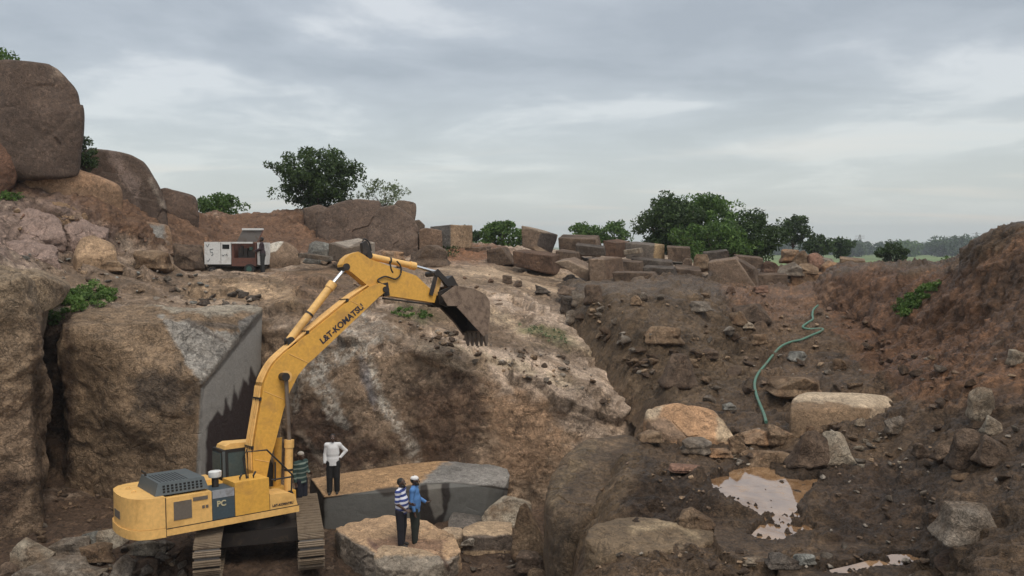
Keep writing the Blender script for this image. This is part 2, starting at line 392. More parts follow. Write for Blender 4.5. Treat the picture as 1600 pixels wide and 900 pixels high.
# ---- left: quarry floor, rock wall, sloping bedrock, red hill
z81 = lambda px, py, z=-8.0: (px, py, D_at_z(py, z))
Zl = lambda px, D, z: (px, 385 - z * F / D, D)
rowsL = [
 [(-400, 1010, D_at_z(1010, -8.1)), (1300, 1010, D_at_z(1010, -8.1))],
 [Zl(-400, 20, -8.1), Zl(200, 20.5, -8.0), Zl(350, 20.5, -7.92), Zl(520, 20.5, -7.98), Zl(700, 20.5, -8.15), Zl(1300, 20.5, -8.2)],
 [Zl(-400, 24, -7.6), Zl(0, 24.5, -7.6), Zl(80, 25, -7.3), Zl(200, 25.5, -7.7), Zl(400, 25.3, -8.0), Zl(600, 25.0, -8.1), Zl(760, 24.8, -8.0), Zl(860, 24.8, -8.1), Zl(1300, 26, -8.1)],
 [Zl(-400, 26, -7.4), Zl(0, 26.8, -7.3), Zl(80, 26.6, -6.4), Zl(150, 27.2, -7.0), Zl(400, 28.6, -7.9), Zl(480, 26.4, -8.0), Zl(640, 25.7, -8.0), Zl(780, 25.3, -7.9), Zl(860, 25.3, -7.9), Zl(950, 25.8, -8), Zl(1300, 27, -8)],
 [(-400, 470, 27.5), (0, 470, 27.6), (90, 500, 27.4), (200, 505, 28), (400, 530, 29.2), (450, 520, 28.6), (520, 545, 27.8), (600, 520, 27.6), (680, 566, 27.0), (760, 598, 26.7), (830, 626, 26.5), (900, 650, 26.4), (960, 680, 26.4), (1010, 700, 26.5), (1300, 730, 27)],
 [(-400, 440, 28.2), (0, 445, 28.4), (90, 478, 28.0), (200, 480, 28.6), (400, 495, 30.2), (450, 490, 29.8), (520, 505, 29.2), (600, 490, 29.3), (680, 524, 28.4), (760, 550, 27.8), (830, 574, 27.5), (900, 598, 27.3), (960, 632, 27.2), (1010, 655, 27.1), (1300, 700, 27.6)],
 [(-400, 400, 29), (0, 405, 29.5), (90, 455, 29.5), (200, 455, 31), (310, 462, 33), (415, 455, 34), (480, 455, 33.5), (600, 462, 33), (700, 470, 33), (800, 495, 32), (900, 535, 30.5), (960, 590, 29), (1010, 625, 28), (1300, 660, 29)],
 [(-400, 370, 30.5), (0, 385, 31.5), (90, 425, 32.5), (200, 428, 34.5), (310, 434, 36.5), (415, 432, 37.2), (480, 428, 37.5), (600, 432, 37.5), (700, 430, 38), (800, 448, 37), (900, 485, 35), (960, 540, 32), (1010, 590, 30), (1300, 640, 31)],
 [(-400, 310, 32), (0, 335, 33.5), (90, 375, 35), (200, 405, 37), (310, 426, 38.6), (415, 427, 39), (480, 414, 40), (600, 412, 41.5), (700, 408, 43), (760, 412, 44), (800, 425, 43), (900, 446, 40.5), (960, 470, 37.5), (1010, 520, 34), (1300, 600, 34)],
 [(-400, 240, 34), (0, 308, 34.8), (60, 324, 35.0), (100, 330, 35.2), (200, 338, 37.6), (255, 344, 40.6), (300, 352, 42.5), (345, 376, 43.5), (415, 378, 44), (500, 372, 46), (620, 384, 46), (700, 392, 47), (760, 397, 48), (850, 408, 47), (950, 416, 46), (1050, 428, 43), (1300, 520, 40)],
 [(-400, 180, 36), (0, 225, 37.5), (60, 245, 38), (130, 280, 39), (200, 305, 41), (250, 320, 43), (310, 336, 45), (345, 334, 48), (400, 331, 50), (450, 326, 51), (500, 322, 52), (570, 335, 53), (640, 366, 53), (700, 380, 53), (760, 385, 53), (850, 394, 52), (950, 397, 51), (1050, 404, 50), (1130, 426, 50), (1300, 440, 50)],
 [(-400, 200, 42), (0, 250, 42), (130, 300, 44), (250, 340, 48), (345, 352, 56), (500, 345, 60), (640, 385, 60), (760, 390, 60), (950, 400, 60), (1050, 406, 60), (1130, 426, 60), (1300, 428, 60)],
 [Zl(-400, 62, -2), Zl(0, 64, -2), Zl(600, 74, -2.6), Zl(1300, 74, -2.7)],
]
GL = loft(rowsL, -400, 1130, 2.0, 1.9, hsm=9, vsm=14)
nL = grid_normals(GL); pxL, pyL = proj(GL)
steep = np.clip(1.15 - nL[..., 2] * 1.15, 0, 1)
flat = 1 - sstep(0.35, 0.75, steep)
floorm = sstep(0.5, 0.0, GL[..., 2] + 7.4)
hill = sstep(430, 390, pyL) 
amp = 0.26 * steep + 0.13 * flat
disp = amp * fbm(GL, 0.55, 4, 1, 0.5)
# bedrock: sheets peeling off along the slope, leaving small ledges
s_ = GL[..., 1] * 0.33 + GL[..., 0] * 0.16 + 1.3 * fbm(GL, 0.16, 3, 4) + 0.22 * fbm(GL, 1.1, 3, 8)
saw = (s_ - np.floor(s_)); ledge = sstep(0.0, 0.05, saw) * (1 - saw)
bed = flat * (1 - floorm) * (1 - 0.6 * hill)
disp = disp + bed * 0.42 * sstep(40, 33, GL[..., 1]) * ledge * sstep(-0.25, 0.2, fbm(GL, 0.3, 2, 12))
s2 = GL[..., 1] * 0.9 - GL[..., 0] * 0.5 + 1.6 * fbm(GL, 0.35, 3, 14); saw2 = s2 - np.floor(s2)
disp = disp + bed * 0.10 * sstep(41, 34, GL[..., 1]) * sstep(0, 0.12, saw2) * (1 - saw2)
disp = disp + hill * 0.22 * fbm(GL, 0.5, 5, 21, 0.6) + (hill + 0.3 * flat) * 0.07 * ridged(GL, 1.6, 3, 22)
# steep rock face: broad scoops and plucked edges
disp = disp + steep * (0.09 * ridged(GL, 0.33, 3, 31) + 0.05 * ridged(GL, 1.9, 3, 33))
d1, r1 = worley(GL, 1.5, 2)
rub = sstep(0.0, 0.3, fbm(GL, 0.6, 3, 41)) * flat * (1 - floorm)
disp = disp - 0.05 * sstep(0.7, 1.0, ridged(GL, 1.0, 3, 36)) * steep
disp = disp + rub * 0.11 * (r1 > 0.45) * sstep(0.55, 0.2, d1)
disp = disp + floorm * (0.10 * fbm(GL, 1.3, 4, 51, 0.6) + 0.06 * (r1 > 0.6) * sstep(0.5, 0.15, d1))
GL = GL + nL * disp[..., None] * np.array([1, 1, 1])
CL = paint(GL, (0.360, 0.285, 0.235), [
 ('poly', [(-500, 100), (140, 200), (320, 320), (520, 318), (700, 372), (790, 380), (800, 402), (620, 398), (480, 400), (420, 418), (300, 400), (180, 372), (60, 318), (-500, 270)], 14, (0.150, 0.088, 0.058), 1, 14),
 ('poly', [(-500, 300), (100, 308), (170, 350), (200, 400), (160, 412), (-500, 400)], 14, (0.19, 0.140, 0.125), 0.9, 18),
 ('poly', [(100, 385), (300, 420), (320, 470), (60, 470)], 14, (0.17, 0.125, 0.095), 0.9, 20),
 ('poly', [(410, 425), (560, 400), (600, 470), (520, 500), (420, 480)], 10, (0.15, 0.098, 0.065), 0.95, 14),
 ('poly', [(290, 436), (440, 430), (470, 470), (400, 480), (280, 470)], 8, (0.31, 0.225, 0.155), 1, 8),
 ('poly', [(660, 375), (900, 410), (780, 412), (660, 415)], 8, (0.22, 0.112, 0.065), 0.9, 10),
 ('poly', [(690, 414), (800, 418), (930, 430), (900, 470), (800, 455), (690, 440)], 8, (0.34, 0.255, 0.185), 0.9, 8),
 ('poly', [(560, 470), (820, 480), (880, 520), (800, 540), (600, 515)], 12, (0.19, 0.135, 0.095), 0.8, 22),
 ('line', [(700, 470), (790, 500), (830, 530)], 8, (0.36, 0.285, 0.21), 0.8, 10),
 ('line', [(890, 532), (960, 580), (1010, 615)], 5, (0.36, 0.29, 0.215), 0.9, 5),
 ('line', [(700, 540), (790, 570), (900, 600)], 7, (0.34, 0.28, 0.21), 0.7, 14),
 ('poly', [(620, 480), (670, 485), (700, 500), (640, 500)], 8, (0.07, 0.085, 0.035), 0.6, 10),
 ('poly', [(810, 505), (880, 515), (890, 550), (850, 540)], 8, (0.11, 0.115, 0.055), 0.7, 12),
 ('poly', [(420, 500), (470, 540), (600, 545), (670, 560), (760, 605), (830, 640), (900, 676), (900, 700), (900, 800), (300, 800), (300, 500)], 7, (0.245, 0.180, 0.132), 1, 12),
 ('poly', [(640, 600), (740, 590), (760, 640), (750, 740), (650, 740), (620, 690)], 18, (0.085, 0.052, 0.036), 0.85, 26),
 ('poly', [(460, 600), (520, 640), (600, 700), (560, 740), (440, 740)], 14, (0.075, 0.045, 0.032), 0.9, 22),
 ('poly', [(770, 600), (860, 620), (890, 690), (850, 760), (770, 750)], 16, (0.25, 0.165, 0.11), 0.9, 20),
 ('mline', [(545, 505), (575, 560), (590, 620), (640, 690), (655, 740)], 8, (0.52, 0.48, 0.44), 1, 3),
 ('mline', [(530, 500), (570, 530)], 12, (0.46, 0.44, 0.43), 0.95, 9),
 ('mline', [(500, 545), (505, 590), (530, 640)], 7, (0.42, 0.39, 0.37), 0.9, 9),
 ('mline', [(590, 500), (640, 530), (700, 545)], 6, (0.42, 0.36, 0.30), 0.9, 6),
 ('mline', [(480, 530), (495, 600), (515, 660)], 3, (0.40, 0.37, 0.35), 0.8, 7),
 ('mpoly', [(535, 492), (600, 492), (622, 538), (590, 540), (560, 548), (500, 600), (480, 590), (500, 540)], 4, (0.44, 0.41, 0.385), 0.95, 12),
 ('mpoly', [(492, 600), (530, 620), (545, 670), (510, 660)], 5, (0.40, 0.37, 0.34), 0.9, 12),
 ('mpoly', [(455, 560), (480, 570), (470, 640), (455, 640)], 5, (0.33, 0.30, 0.27), 0.8, 10),
 ('line', [(566, 560), (585, 640)], 5, (0.17, 0.165, 0.185), 0.8, 6),
 ('line', [(650, 540), (700, 560), (760, 575)], 6, (0.30, 0.235, 0.17), 0.7, 9),
 ('line', [(470, 680), (530, 750)], 5, (0.25, 0.215, 0.185), 0.7, 6),
 ('poly', [(-500, 500), (300, 500), (300, 765), (-500, 790)], 8, (0.085, 0.055, 0.038), 1, 8),
 ('poly', [(-500, 800), (120, 770), (420, 795), (480, 800), (850, 790), (1200, 800), (1200, 1100), (-500, 1100)], 12, (0.085, 0.056, 0.040), 1, 10),
])
al = (GL[..., 0] * 0.84 - GL[..., 1] * 0.54); ac = (GL[..., 0] * 0.54 + GL[..., 1] * 0.84)
bc = np.stack([al * 0.16, ac * 0.75 + 0.5 * fbm(GL, 0.4, 3, 88), GL[..., 2] * 0.3], -1)
band = fbm(bc, 1.0, 4, 81, 0.6); soil = sstep(-0.02, 0.10, band) * bed * sstep(360, 430, pyL)
CL = CL * (1 - 0.6 * soil[..., None]) + 0.6 * soil[..., None] * np.array((0.150, 0.104, 0.070))
lite = sstep(0.05, 0.35, -band) * bed * sstep(400, 440, pyL)
CL = CL * (1 + 0.22 * lite[..., None])
edge = (sstep(0.10, 0.0, saw) * bed + sstep(0.10, 0.0, saw2) * bed * 0.6) * sstep(41, 34, GL[..., 1])
CL = CL * (1 - 0.45 * np.clip(edge, 0, 1)[..., None])
crk = sstep(0.85, 1.0, ridged(GL, 0.8, 2, 83)) * steep
CL = CL * (1 - 0.3 * crk[..., None])
scuff = sstep(0.15, 0.5, fbm(GL, 1.7, 4, 84, 0.65)) * steep
CL = CL * (1 - 0.30 * scuff[..., None]) + 0.30 * scuff[..., None] * np.array((0.29, 0.205, 0.145))
terrL = grid_mesh('terrain', GL, CL, M['terrain'])

# ---- right: mud shelf with puddle, trench running back, dirt heap and high bank
def Xb(Y): return np.interp(Y, [8, 12.9, 15, 17, 18.5, 20.5, 21.5, 23, 25, 27, 29, 31, 35, 38, 60], [0.9, 1.1, 1.5, 1.95, 2.35, 3.0, 3.7, 4.4, 4.8, 4.8, 4.1, 3.4, 2.5, 2.3, 2.3])
V_ = lambda px, py, z: (px, py, D_at_z(py, z))
rowsV = [
 [V_(700, 1100, -5.2), V_(2200, 1100, -4.2)],
 [V_(700, 900, -5.3), V_(1150, 900, -5.15), V_(1400, 900, -5.1), V_(1480, 905, -4.95), V_(1560, 900, -4.3), V_(1640, 900, -4.1), V_(2200, 900, -3.4)],
 [V_(700, 820, -5.2), V_(950, 815, -5.15), V_(1150, 815, -5.0), V_(1350, 820, -5.0), V_(1450, 820, -4.8), V_(1530, 810, -4.2), V_(1620, 800, -3.9), V_(2200, 800, -3.0)],
 [V_(700, 760, -4.9), V_(860, 755, -4.85), V_(1000, 752, -4.75), V_(1120, 755, -4.95), V_(1250, 760, -5.0), V_(1380, 760, -4.9), V_(1460, 750, -4.5), V_(1560, 720, -3.9), V_(1640, 700, -3.5), V_(2200, 700, -2.5)],
 [V_(700, 690, -4.6), V_(900, 690, -4.7), V_(1000, 690, -4.7), V_(1150, 700, -4.95), V_(1300, 705, -4.95), V_(1400, 690, -4.6), V_(1480, 670, -4.1), V_(1560, 640, -3.4), V_(1640, 610, -2.9), V_(2200, 600, -1.5)],
 [V_(700, 660, -4.9), V_(930, 655, -4.9), V_(1020, 645, -4.8), V_(1150, 650, -5.0), V_(1280, 640, -4.9), V_(1390, 620, -4.3), V_(1470, 590, -3.6), V_(1560, 560, -2.8), V_(1640, 520, -2.1), V_(2200, 500, -0.5)],
 [(700, 590, 28), (900, 575, 27.5), (1010, 590, 26.5), (1100, 610, 26.5), (1200, 590, 28.5), (1290, 562, 29.5), (1380, 578, 28.4), (1460, 560, 26.0), (1550, 515, 23.8), (1620, 465, 22.4), (2200, 400, 18)],
 [(700, 520, 31), (880, 500, 30.5), (1000, 510, 28.5), (1080, 530, 28.8), (1160, 535, 31), (1220, 520, 33.5), (1290, 494, 36.4), (1330, 505, 34.8), (1380, 530, 31.6), (1450, 515, 28.6), (1520, 465, 26.2), (1580, 400, 25.2), (1640, 380, 24), (2200, 330, 18.5)],
 [(700, 470, 33), (880, 460, 32.0), (960, 456, 31.5), (1050, 457, 31.8), (1120, 480, 34), (1180, 485, 37), (1240, 480, 38.5), (1285, 472, 38.5), (1305, 440, 38.0), (1330, 434, 37.0), (1400, 436, 34), (1480, 436, 31.0), (1510, 428, 29.5), (1540, 395, 27.5), (1562, 377, 26.3), (1590, 370, 25.5), (1640, 366, 25), (2200, 300, 19.5)],
 [(700, 455, 36), (880, 452, 35), (960, 448, 35), (1050, 449, 35.5), (1110, 459, 38), (1180, 465, 41), (1240, 460, 43), (1285, 455, 42), (1310, 428, 40), (1400, 430, 37), (1480, 429, 33.5), (1512, 424, 31.5), (1542, 394, 29), (1562, 379, 28), (1590, 374, 27.5), (1640, 370, 27), (2200, 302, 22)],
 [(700, 440, 44), (960, 436, 43), (1050, 440, 43), (1180, 452, 46), (1240, 450, 47), (1290, 440, 48), (1310, 427, 46), (1400, 424, 48), (1480, 422, 46), (1530, 400, 40), (1562, 382, 36), (1600, 376, 36), (2200, 310, 30)],
 [Zl(700, 62, -2.2), Zl(1050, 62, -2.2), Zl(1300, 66, -1.9), Zl(1500, 68, -1.9), Zl(1700, 56, -1.0), Zl(2200, 50, 0)],
 [Zl(700, 82, -3.0), Zl(2200, 82, -3.0)],
]
GV = loft(rowsV, 780, 2000, 2.0, 1.7, hsm=8, vsm=5)
nV = grid_normals(GV); pxV, pyV = proj(GV)
stv = np.clip(1.1 - nV[..., 2] * 1.1, 0, 1)
PUD = [(1103, 757), (1128, 740), (1165, 728), (1200, 730), (1235, 748), (1275, 752), (1262, 768), (1240, 790), (1250, 815), (1280, 832), (1215, 842), (1170, 838), (1190, 815), (1160, 790), (1120, 772)]
PUD2 = [(1270, 897), (1330, 884), (1390, 868), (1440, 868), (1452, 880), (1400, 892), (1340, 903), (1280, 905)]
nzv = fbm(GV, 1.0, 4, 61, 0.55)
sdP = np.minimum(poly_sd(pxV, pyV, PUD), poly_sd(pxV, pyV, PUD2)) + 9 * nzv
inP = sstep(14, -10, sdP)
dV = 0.13 * fbm(GV, 0.6, 4, 62, 0.55) + 0.065 * ridged(GV, 1.7, 4, 63) + 0.035 * ridged(GV, 4.5, 3, 64)
rill = perlin(np.stack([GV[..., 0] * 1.0 - GV[..., 1] * 0.15, GV[..., 1] * 0.45 - GV[..., 2] * 0.3, GV[..., 2] * 0.25], -1), 1.6, 70)
gul = np.stack([(GV[..., 0] * 0.25 + GV[..., 1] * 0.97) * 1.0 + 0.5 * fbm(GV, 0.5, 3, 73), GV[..., 2] * 0.22 + GV[..., 0] * 0.1, GV[..., 0] * 0], -1)
bankm = sstep(5.0, 8.5, GV[..., 0]) * sstep(16, 19, GV[..., 1])
dV = dV + stv * (0.18 * rill + 0.16 * ridged(GV, 0.5, 3, 72)) + bankm * (0.30 * ridged(gul, 0.55, 3, 74) * 0.6 + 0.10 * ridged(gul, 1.7, 3, 75))
dd, rr = worley(GV, 2.6, 5); dd2, rr2 = worley(GV, 1.1, 6)
dV = dV + 0.085 * (rr > 0.55) * sstep(0.55, 0.15, dd) + 0.17 * (rr2 > 0.72) * sstep(0.5, 0.2, dd2) * (1 - inP)
dV = dV * (1 - 0.72 * inP)
GV = GV + nV * dV[..., None]
WZ = -4.985
near_p = sstep(60, 0, np.minimum(poly_sd(pxV, pyV, PUD), poly_sd(pxV, pyV, PUD2)))
tgt = np.where(inP > 0.5, WZ - 0.03 - 0.05 * inP + (0.11 + 0.10 * sstep(775, 800, pyV)) * np.clip(fbm(GV, 3.2, 4, 66, 0.65), -0.6, 1), np.maximum(GV[..., 2], WZ + 0.02))
wzone = np.clip(inP * 1.6, 0, 1)
GV[..., 2] = GV[..., 2] * (1 - wzone) + tgt * wzone
GV[..., 2] = np.where((near_p > 0.02) & (inP < 0.5), np.maximum(GV[..., 2], WZ + 0.015), GV[..., 2])
xb = Xb(GV[..., 1]) + 0.28 * fbm(GV, 0.7, 3, 77)
drop = sstep(0.75, -1.2, GV[..., 0] - xb)
back = sstep(22.5, 25.5, GV[..., 1])
drop2 = sstep(0.7, -2.0, GV[..., 0] - xb)
GV[..., 2] -= (1 - back) * 3.5 * drop ** 1.6 + back * 2.0 * drop2; GV[..., 1] += 0.5 * drop * (1 - back)
CV = paint(GV, (0.100, 0.067, 0.043), [
 ('poly', [(1250, 440), (1330, 425), (1500, 420), (1600, 360), (2100, 300), (2100, 700), (1600, 640), (1450, 640), (1340, 560)], 16, (0.155, 0.085, 0.049), 1, 20),
 ('poly', [(1300, 425), (1340, 420), (1400, 445), (1330, 500), (1290, 490)], 10, (0.080, 0.047, 0.030), 0.9, 10),
 ('poly', [(1500, 460), (1600, 400), (1640, 500), (1560, 560), (1480, 560)], 18, (0.082, 0.049, 0.031), 0.8, 26),
 ('poly', [(1305, 425), (1500, 428), (1560, 520), (1480, 590), (1400, 610), (1340, 540), (1292, 500)], 10, (0.125, 0.067, 0.039), 0.85, 14),
 ('poly', [(1120, 445), (1300, 440), (1290, 480), (1230, 520), (1150, 500)], 10, (0.165, 0.098, 0.062), 1, 14),
 ('poly', [(880, 430), (1120, 440), (1200, 600), (1000, 640), (880, 520)], 12, (0.108, 0.076, 0.050), 1, 16),
 ('poly', [(1170, 500), (1280, 500), (1300, 600), (1190, 620)], 12, (0.125, 0.084, 0.055), 0.8, 18),
 ('poly', [(860, 690), (960, 670), (1020, 700), (940, 850), (860, 860)], 14, (0.125, 0.088, 0.056), 0.8, 16),
 ('poly', [(1000, 740), (1130, 760), (1120, 820), (960, 830)], 12, (0.045, 0.029, 0.019), 0.9, 22),
 ('poly', [(1270, 740), (1480, 720), (1480, 860), (1300, 850)], 16, (0.050, 0.032, 0.021), 0.9, 24),
 ('poly', [(1400, 640), (1620, 600), (1620, 800), (1440, 740)], 16, (0.072, 0.048, 0.032), 0.7, 26),
])
wet = sstep(26, 2, sdP); CV = CV * (1 - 0.85 * wet[..., None]) + 0.85 * wet[..., None] * np.array((0.055, 0.036, 0.023))
terrV = grid_mesh('ground', GV, CV, M['mud'], keep=(drop < 0.995))

# depth lookup: what ground is seen at a pixel
_BW, _BH = 900, 520
_buf = np.full((_BH, _BW), 1e9)
for P in PATCHES:
    x, y = proj(P); i = np.floor((x + 60) / 2).astype(int); j = np.floor((y + 60) / 2).astype(int)
    ok = (i >= 0) & (i < _BW) & (j >= 0) & (j < _BH)
    np.minimum.at(_buf, (j[ok], i[ok]), P[ok, 1])
def gD(px, py):
    i = int((px + 60) / 2); j = int((py + 60) / 2)
    w = _buf[max(j - 1, 0):j + 2, max(i - 1, 0):i + 2]
    return float(w.min())
def gP(px, py): return at(px, py, gD(px, py))

# ---- the plain beyond, out to the horizon
ang = np.linspace(-math.pi, math.pi, 181); rad = np.concatenate([[1, 8, 20, 34, 46, 56, 64, 72, 82, 95], np.geomspace(110, 5000, 36)])
A_, R_ = np.meshgrid(ang, rad)
gx, gy = R_ * np.sin(A_), R_ * np.cos(A_)
gz = np.where(R_ < 58, -11.0, -3.15 - 4.0 * sstep(95, 220, R_))
G0 = np.stack([gx, gy, gz], -1); G0[..., 2] += np.where(R_ > 60, 0.05 * perlin(G0, 0.06, 3), 0)
C0 = np.empty(G0.shape); C0[...] = (0.105, 0.150, 0.048)
nb = fbm(G0, 0.012, 3, 90); C0 = C0 * (1 + 0.35 * nb)[..., None]
C0[R_ < 110] = (0.13, 0.09, 0.05)
me = np_mesh('plain', G0.reshape(-1, 3), np.stack([np.arange(G0[..., 0].size).reshape(R_.shape)[:-1, :-1], np.arange(R_.size).reshape(R_.shape)[:-1, 1:], np.arange(R_.size).reshape(R_.shape)[1:, 1:], np.arange(R_.size).reshape(R_.shape)[1:, :-1]], -1).reshape(-1, 4), True, C0.reshape(-1, 3))
M['plainm'] = earth_mat('plain_fields', None, pebble=0.2, bump=0.2, var=0.2, sc=0.12)
link('far_plain', me, M['plainm'])['kind'] = 'structure'
# distant low hill
hx = np.linspace(-1, 1, 60); hy = np.linspace(-1, 1, 20); HX, HY = np.meshgrid(hx, hy)
HG = np.stack([HX * 260 + 700, HY * 90 + 1300, -9 + 17 * np.exp(-3.2 * (HX ** 2 + HY ** 2)) * (1 + 0.3 * perlin(np.stack([HX, HY, HX * 0], -1), 3, 4))], -1)
idx = np.arange(HX.size).reshape(HX.shape)
me = np_mesh('hill', HG.reshape(-1, 3), np.stack([idx[:-1, :-1], idx[:-1, 1:], idx[1:, 1:], idx[1:, :-1]], -1).reshape(-1, 4), True, np.tile(np.array([[0.05, 0.065, 0.03]]), (HX.size, 1)))
link('hills', me, M['plainm'])['kind'] = 'structure'

# puddles
def water(name, poly, mat, z):
    bm = bmesh.new(); c = np.mean(np.array(poly), 0)
    vs = [bm.verts.new(at(*(c + (np.array(p) - c) * 1.10), D_at_z((c + (np.array(p) - c) * 1.10)[1], z))) for p in poly]
    bm.faces.new(vs); me = bpy.data.meshes.new(name); bm.to_mesh(me); bm.free()
    return link(name, me, mat)
m, nt, b = new_mat('muddy_water'); b.inputs['Base Color'].default_value = (0.30, 0.185, 0.095, 1); b.inputs['Roughness'].default_value = 0.03; b.inputs['IOR'].default_value = 1.5
b.inputs['Specular IOR Level'].default_value = 0.9; b.inputs['Coat Tint'].default_value = (1, 0.93, 0.84, 1); b.inputs['Coat IOR'].default_value = 2.1; b.inputs['Coat Weight'].default_value = 1.0; b.inputs['Coat Roughness'].default_value = 0.03
vec = N(nt, 'ShaderNodeTexCoord').outputs['Object']
nt.links.new(mrange(nt, noise(nt, vec, 2.3, 6, 0.65, 0.8), 0.36, 0.50, 0.25, 1.0), b.inputs['Coat Weight'])
nt.links.new(mixc(nt, mrange(nt, noise(nt, vec, 3.1, 4), 0.35, 0.65, 0, 1), (0.20, 0.115, 0.058), (0.33, 0.21, 0.12)), b.inputs['Base Color'])
bp = N(nt, 'ShaderNodeBump'); bp.inputs['Strength'].default_value = 0.08; bp.inputs['Distance'].default_value = 0.02; nt.links.new(noise(nt, vec, 9, 3), bp.inputs['Height']); nt.links.new(bp.outputs[0], b.inputs['Coat Normal'])
M['water'] = m
water('water', PUD, M['water'], WZ)['kind'] = 'structure'
water('water', PUD2, M['water'], WZ)['kind'] = 'structure'

# ------------------------------------------------------------------ rocks
def cube_dirs(n):
    t = np.linspace(-1, 1, n + 1); t = np.tan(t * math.pi / 4)
    V, Q, off = [], [], 0
    a, b = np.meshgrid(t, t, indexing='ij'); one = np.ones_like(a)
    for f in ((a, b, one), (b, a, -one), (one, a, b), (-one, b, a), (b, one, a), (a, -one, b)):
        v = np.stack(f, -1).reshape(-1, 3); idx = np.arange((n + 1) ** 2).reshape(n + 1, n + 1) + off
        V.append(v); Q.append(np.stack([idx[:-1, :-1], idx[1:, :-1], idx[1:, 1:], idx[:-1, 1:]], -1).reshape(-1, 4)); off += (n + 1) ** 2
    V = np.concatenate(V); Q = np.concatenate(Q)
    k = np.round(V / np.linalg.norm(V, axis=1)[:, None], 5); u, inv = np.unique(k, axis=0, return_inverse=True)
    return u, inv.reshape(-1)[Q]
_cd = {}
def dirs(n):
    if n not in _cd: _cd[n] = cube_dirs(n)
    return _cd[n]
def hull_planes(pts):
    bm = bmesh.new(); c = np.mean(pts, 0)
    for p in pts: bm.verts.new(Vector(p - c))
    bmesh.ops.convex_hull(bm, input=bm.verts)
    pl = []
    for f in bm.faces:
        n = f.normal.copy(); h = n.dot(f.verts[0].co)
        if h < 0: n, h = -n, -h
        if h > 1e-4 and not any((n - q).length < 0.03 and abs(h - k) < 0.02 for q, k in pl): pl.append((n, h))
    bm.free()
    return c, np.array([tuple(n) for n, h in pl]), np.array([h for n, h in pl])
def hull_rock(pts, n=48, p=40, amp=0.05, fr=1.0, seed=0, keepflat=None, chip=0.0):
    "a stone whose faces follow the hull of the given world points; edges worn round, surface broken by noise"
    pts = np.array(pts); c, Nn, H = hull_planes(pts)
    D, Q = dirs(n); ext = (pts.max(0) - pts.min(0)) / 2
    d = D * ext; d /= np.linalg.norm(d, axis=1)[:, None]
    q = np.maximum(d @ Nn.T, 1e-6) / H
    qm = q.max(1); r = ((q / qm[:, None]) ** p).sum(1) ** (-1.0 / p) / qm
    V = d * r[:, None]; s = ext.min()
    nz = fbm(V + c, fr / s * 0.8, 4, seed, 0.5) * amp * s + 0.35 * amp * s * ridged(V + c, fr / s * 2.2, 3, seed + 9) * 0.5
    if chip: 
        w, rid = worley(V + c, 1.6 / s, seed + 3); nz = nz - chip * s * np.clip(w - 0.45, 0, 1) * (rid > 0.4)
    if keepflat is not None: nz = nz * keepflat(V + c)
    V = V + d * nz[:, None]
    return V, Q, c
def put_rock(name, V, Q, c, mat, label, cat='boulder', group=None, col=None, kind=None, parent=None):
    me = np_mesh(name, V, Q, True, col); o = link(name, me, mat, parent, loc=tuple(c))
    if kind: o['kind'] = kind
    else: tag(o, label, cat, group)
    return o
rockrnd = random.Random(5)
def boulder(x0, y0, x1, y1, color, label, D=None, seed=None, n=40, p=26, boxy=0.6, df=0.8, cat='boulder', group=None, amp=0.09, name='boulder', sink=0.12, nplanes=14):
    "irregular stone filling a pixel box, resting on the ground seen at its foot"
    seed = seed if seed is not None else int(x0 * 3 + y0)
    R_ = random.Random(seed)
    if D is None: D = gD((x0 + x1) / 2, min(y1, 940))
    w = (x1 - x0) / F * D; 
    hw = w / 2; dep = hw * df; Dc = D + dep * 0.75
    C_ = at((x0 + x1) / 2, (y0 + y1) / 2, Dc); hw = (x1 - x0) / 2 / F * Dc
    look = (385 - (y0 + y1) / 2) / F
    hh = max((y1 - y0) / 2 / F * Dc - dep * abs(look) * 0.75, 0.25 * (y1 - y0) / 2 / F * Dc) * (1 + sink)
    P = []
    for k in range(nplanes):
        a = R_.uniform(0, 2 * math.pi); u = R_.uniform(-1, 1); r = math.sqrt(1 - u * u)
        v = np.array([math.cos(a) * r, math.sin(a) * r, u]); m = np.abs(v).max(); v = v / m * boxy + v * (1 - boxy)
        P.append(v * R_.uniform(0.85, 1.1))
    P = np.array(P + [np.array([sx, sy, -1]) * 0.72 for sx in (-1, 1) for sy in (-1, 1)])
    mn, mxx = P.min(0), P.max(0); P = (P - (mn + mxx) / 2) / ((mxx - mn) / 2) * np.array([hw, dep, hh])
    V, Q, c = hull_rock(P, n, p, amp, 1.0, seed, chip=0.10)
    V = V + c; mn, mxx = V.min(0), V.max(0); V = (V - (mn + mxx) / 2) / ((mxx - mn) / 2) * np.array([hw, dep, hh])
    V[:, 2] = np.where(V[:, 2] < -0.35 * hh, -0.35 * hh + (V[:, 2] + 0.35 * hh) * 1.9, V[:, 2])      # the buried foot goes on into the ground
    lowk = 1 + 0.30 * sstep(-0.3 * hh, -1.2 * hh, V[:, 2]); V[:, :2] *= lowk[:, None]
    return put_rock(name, V, Q, C_, M['r_' + color], label, cat, group)
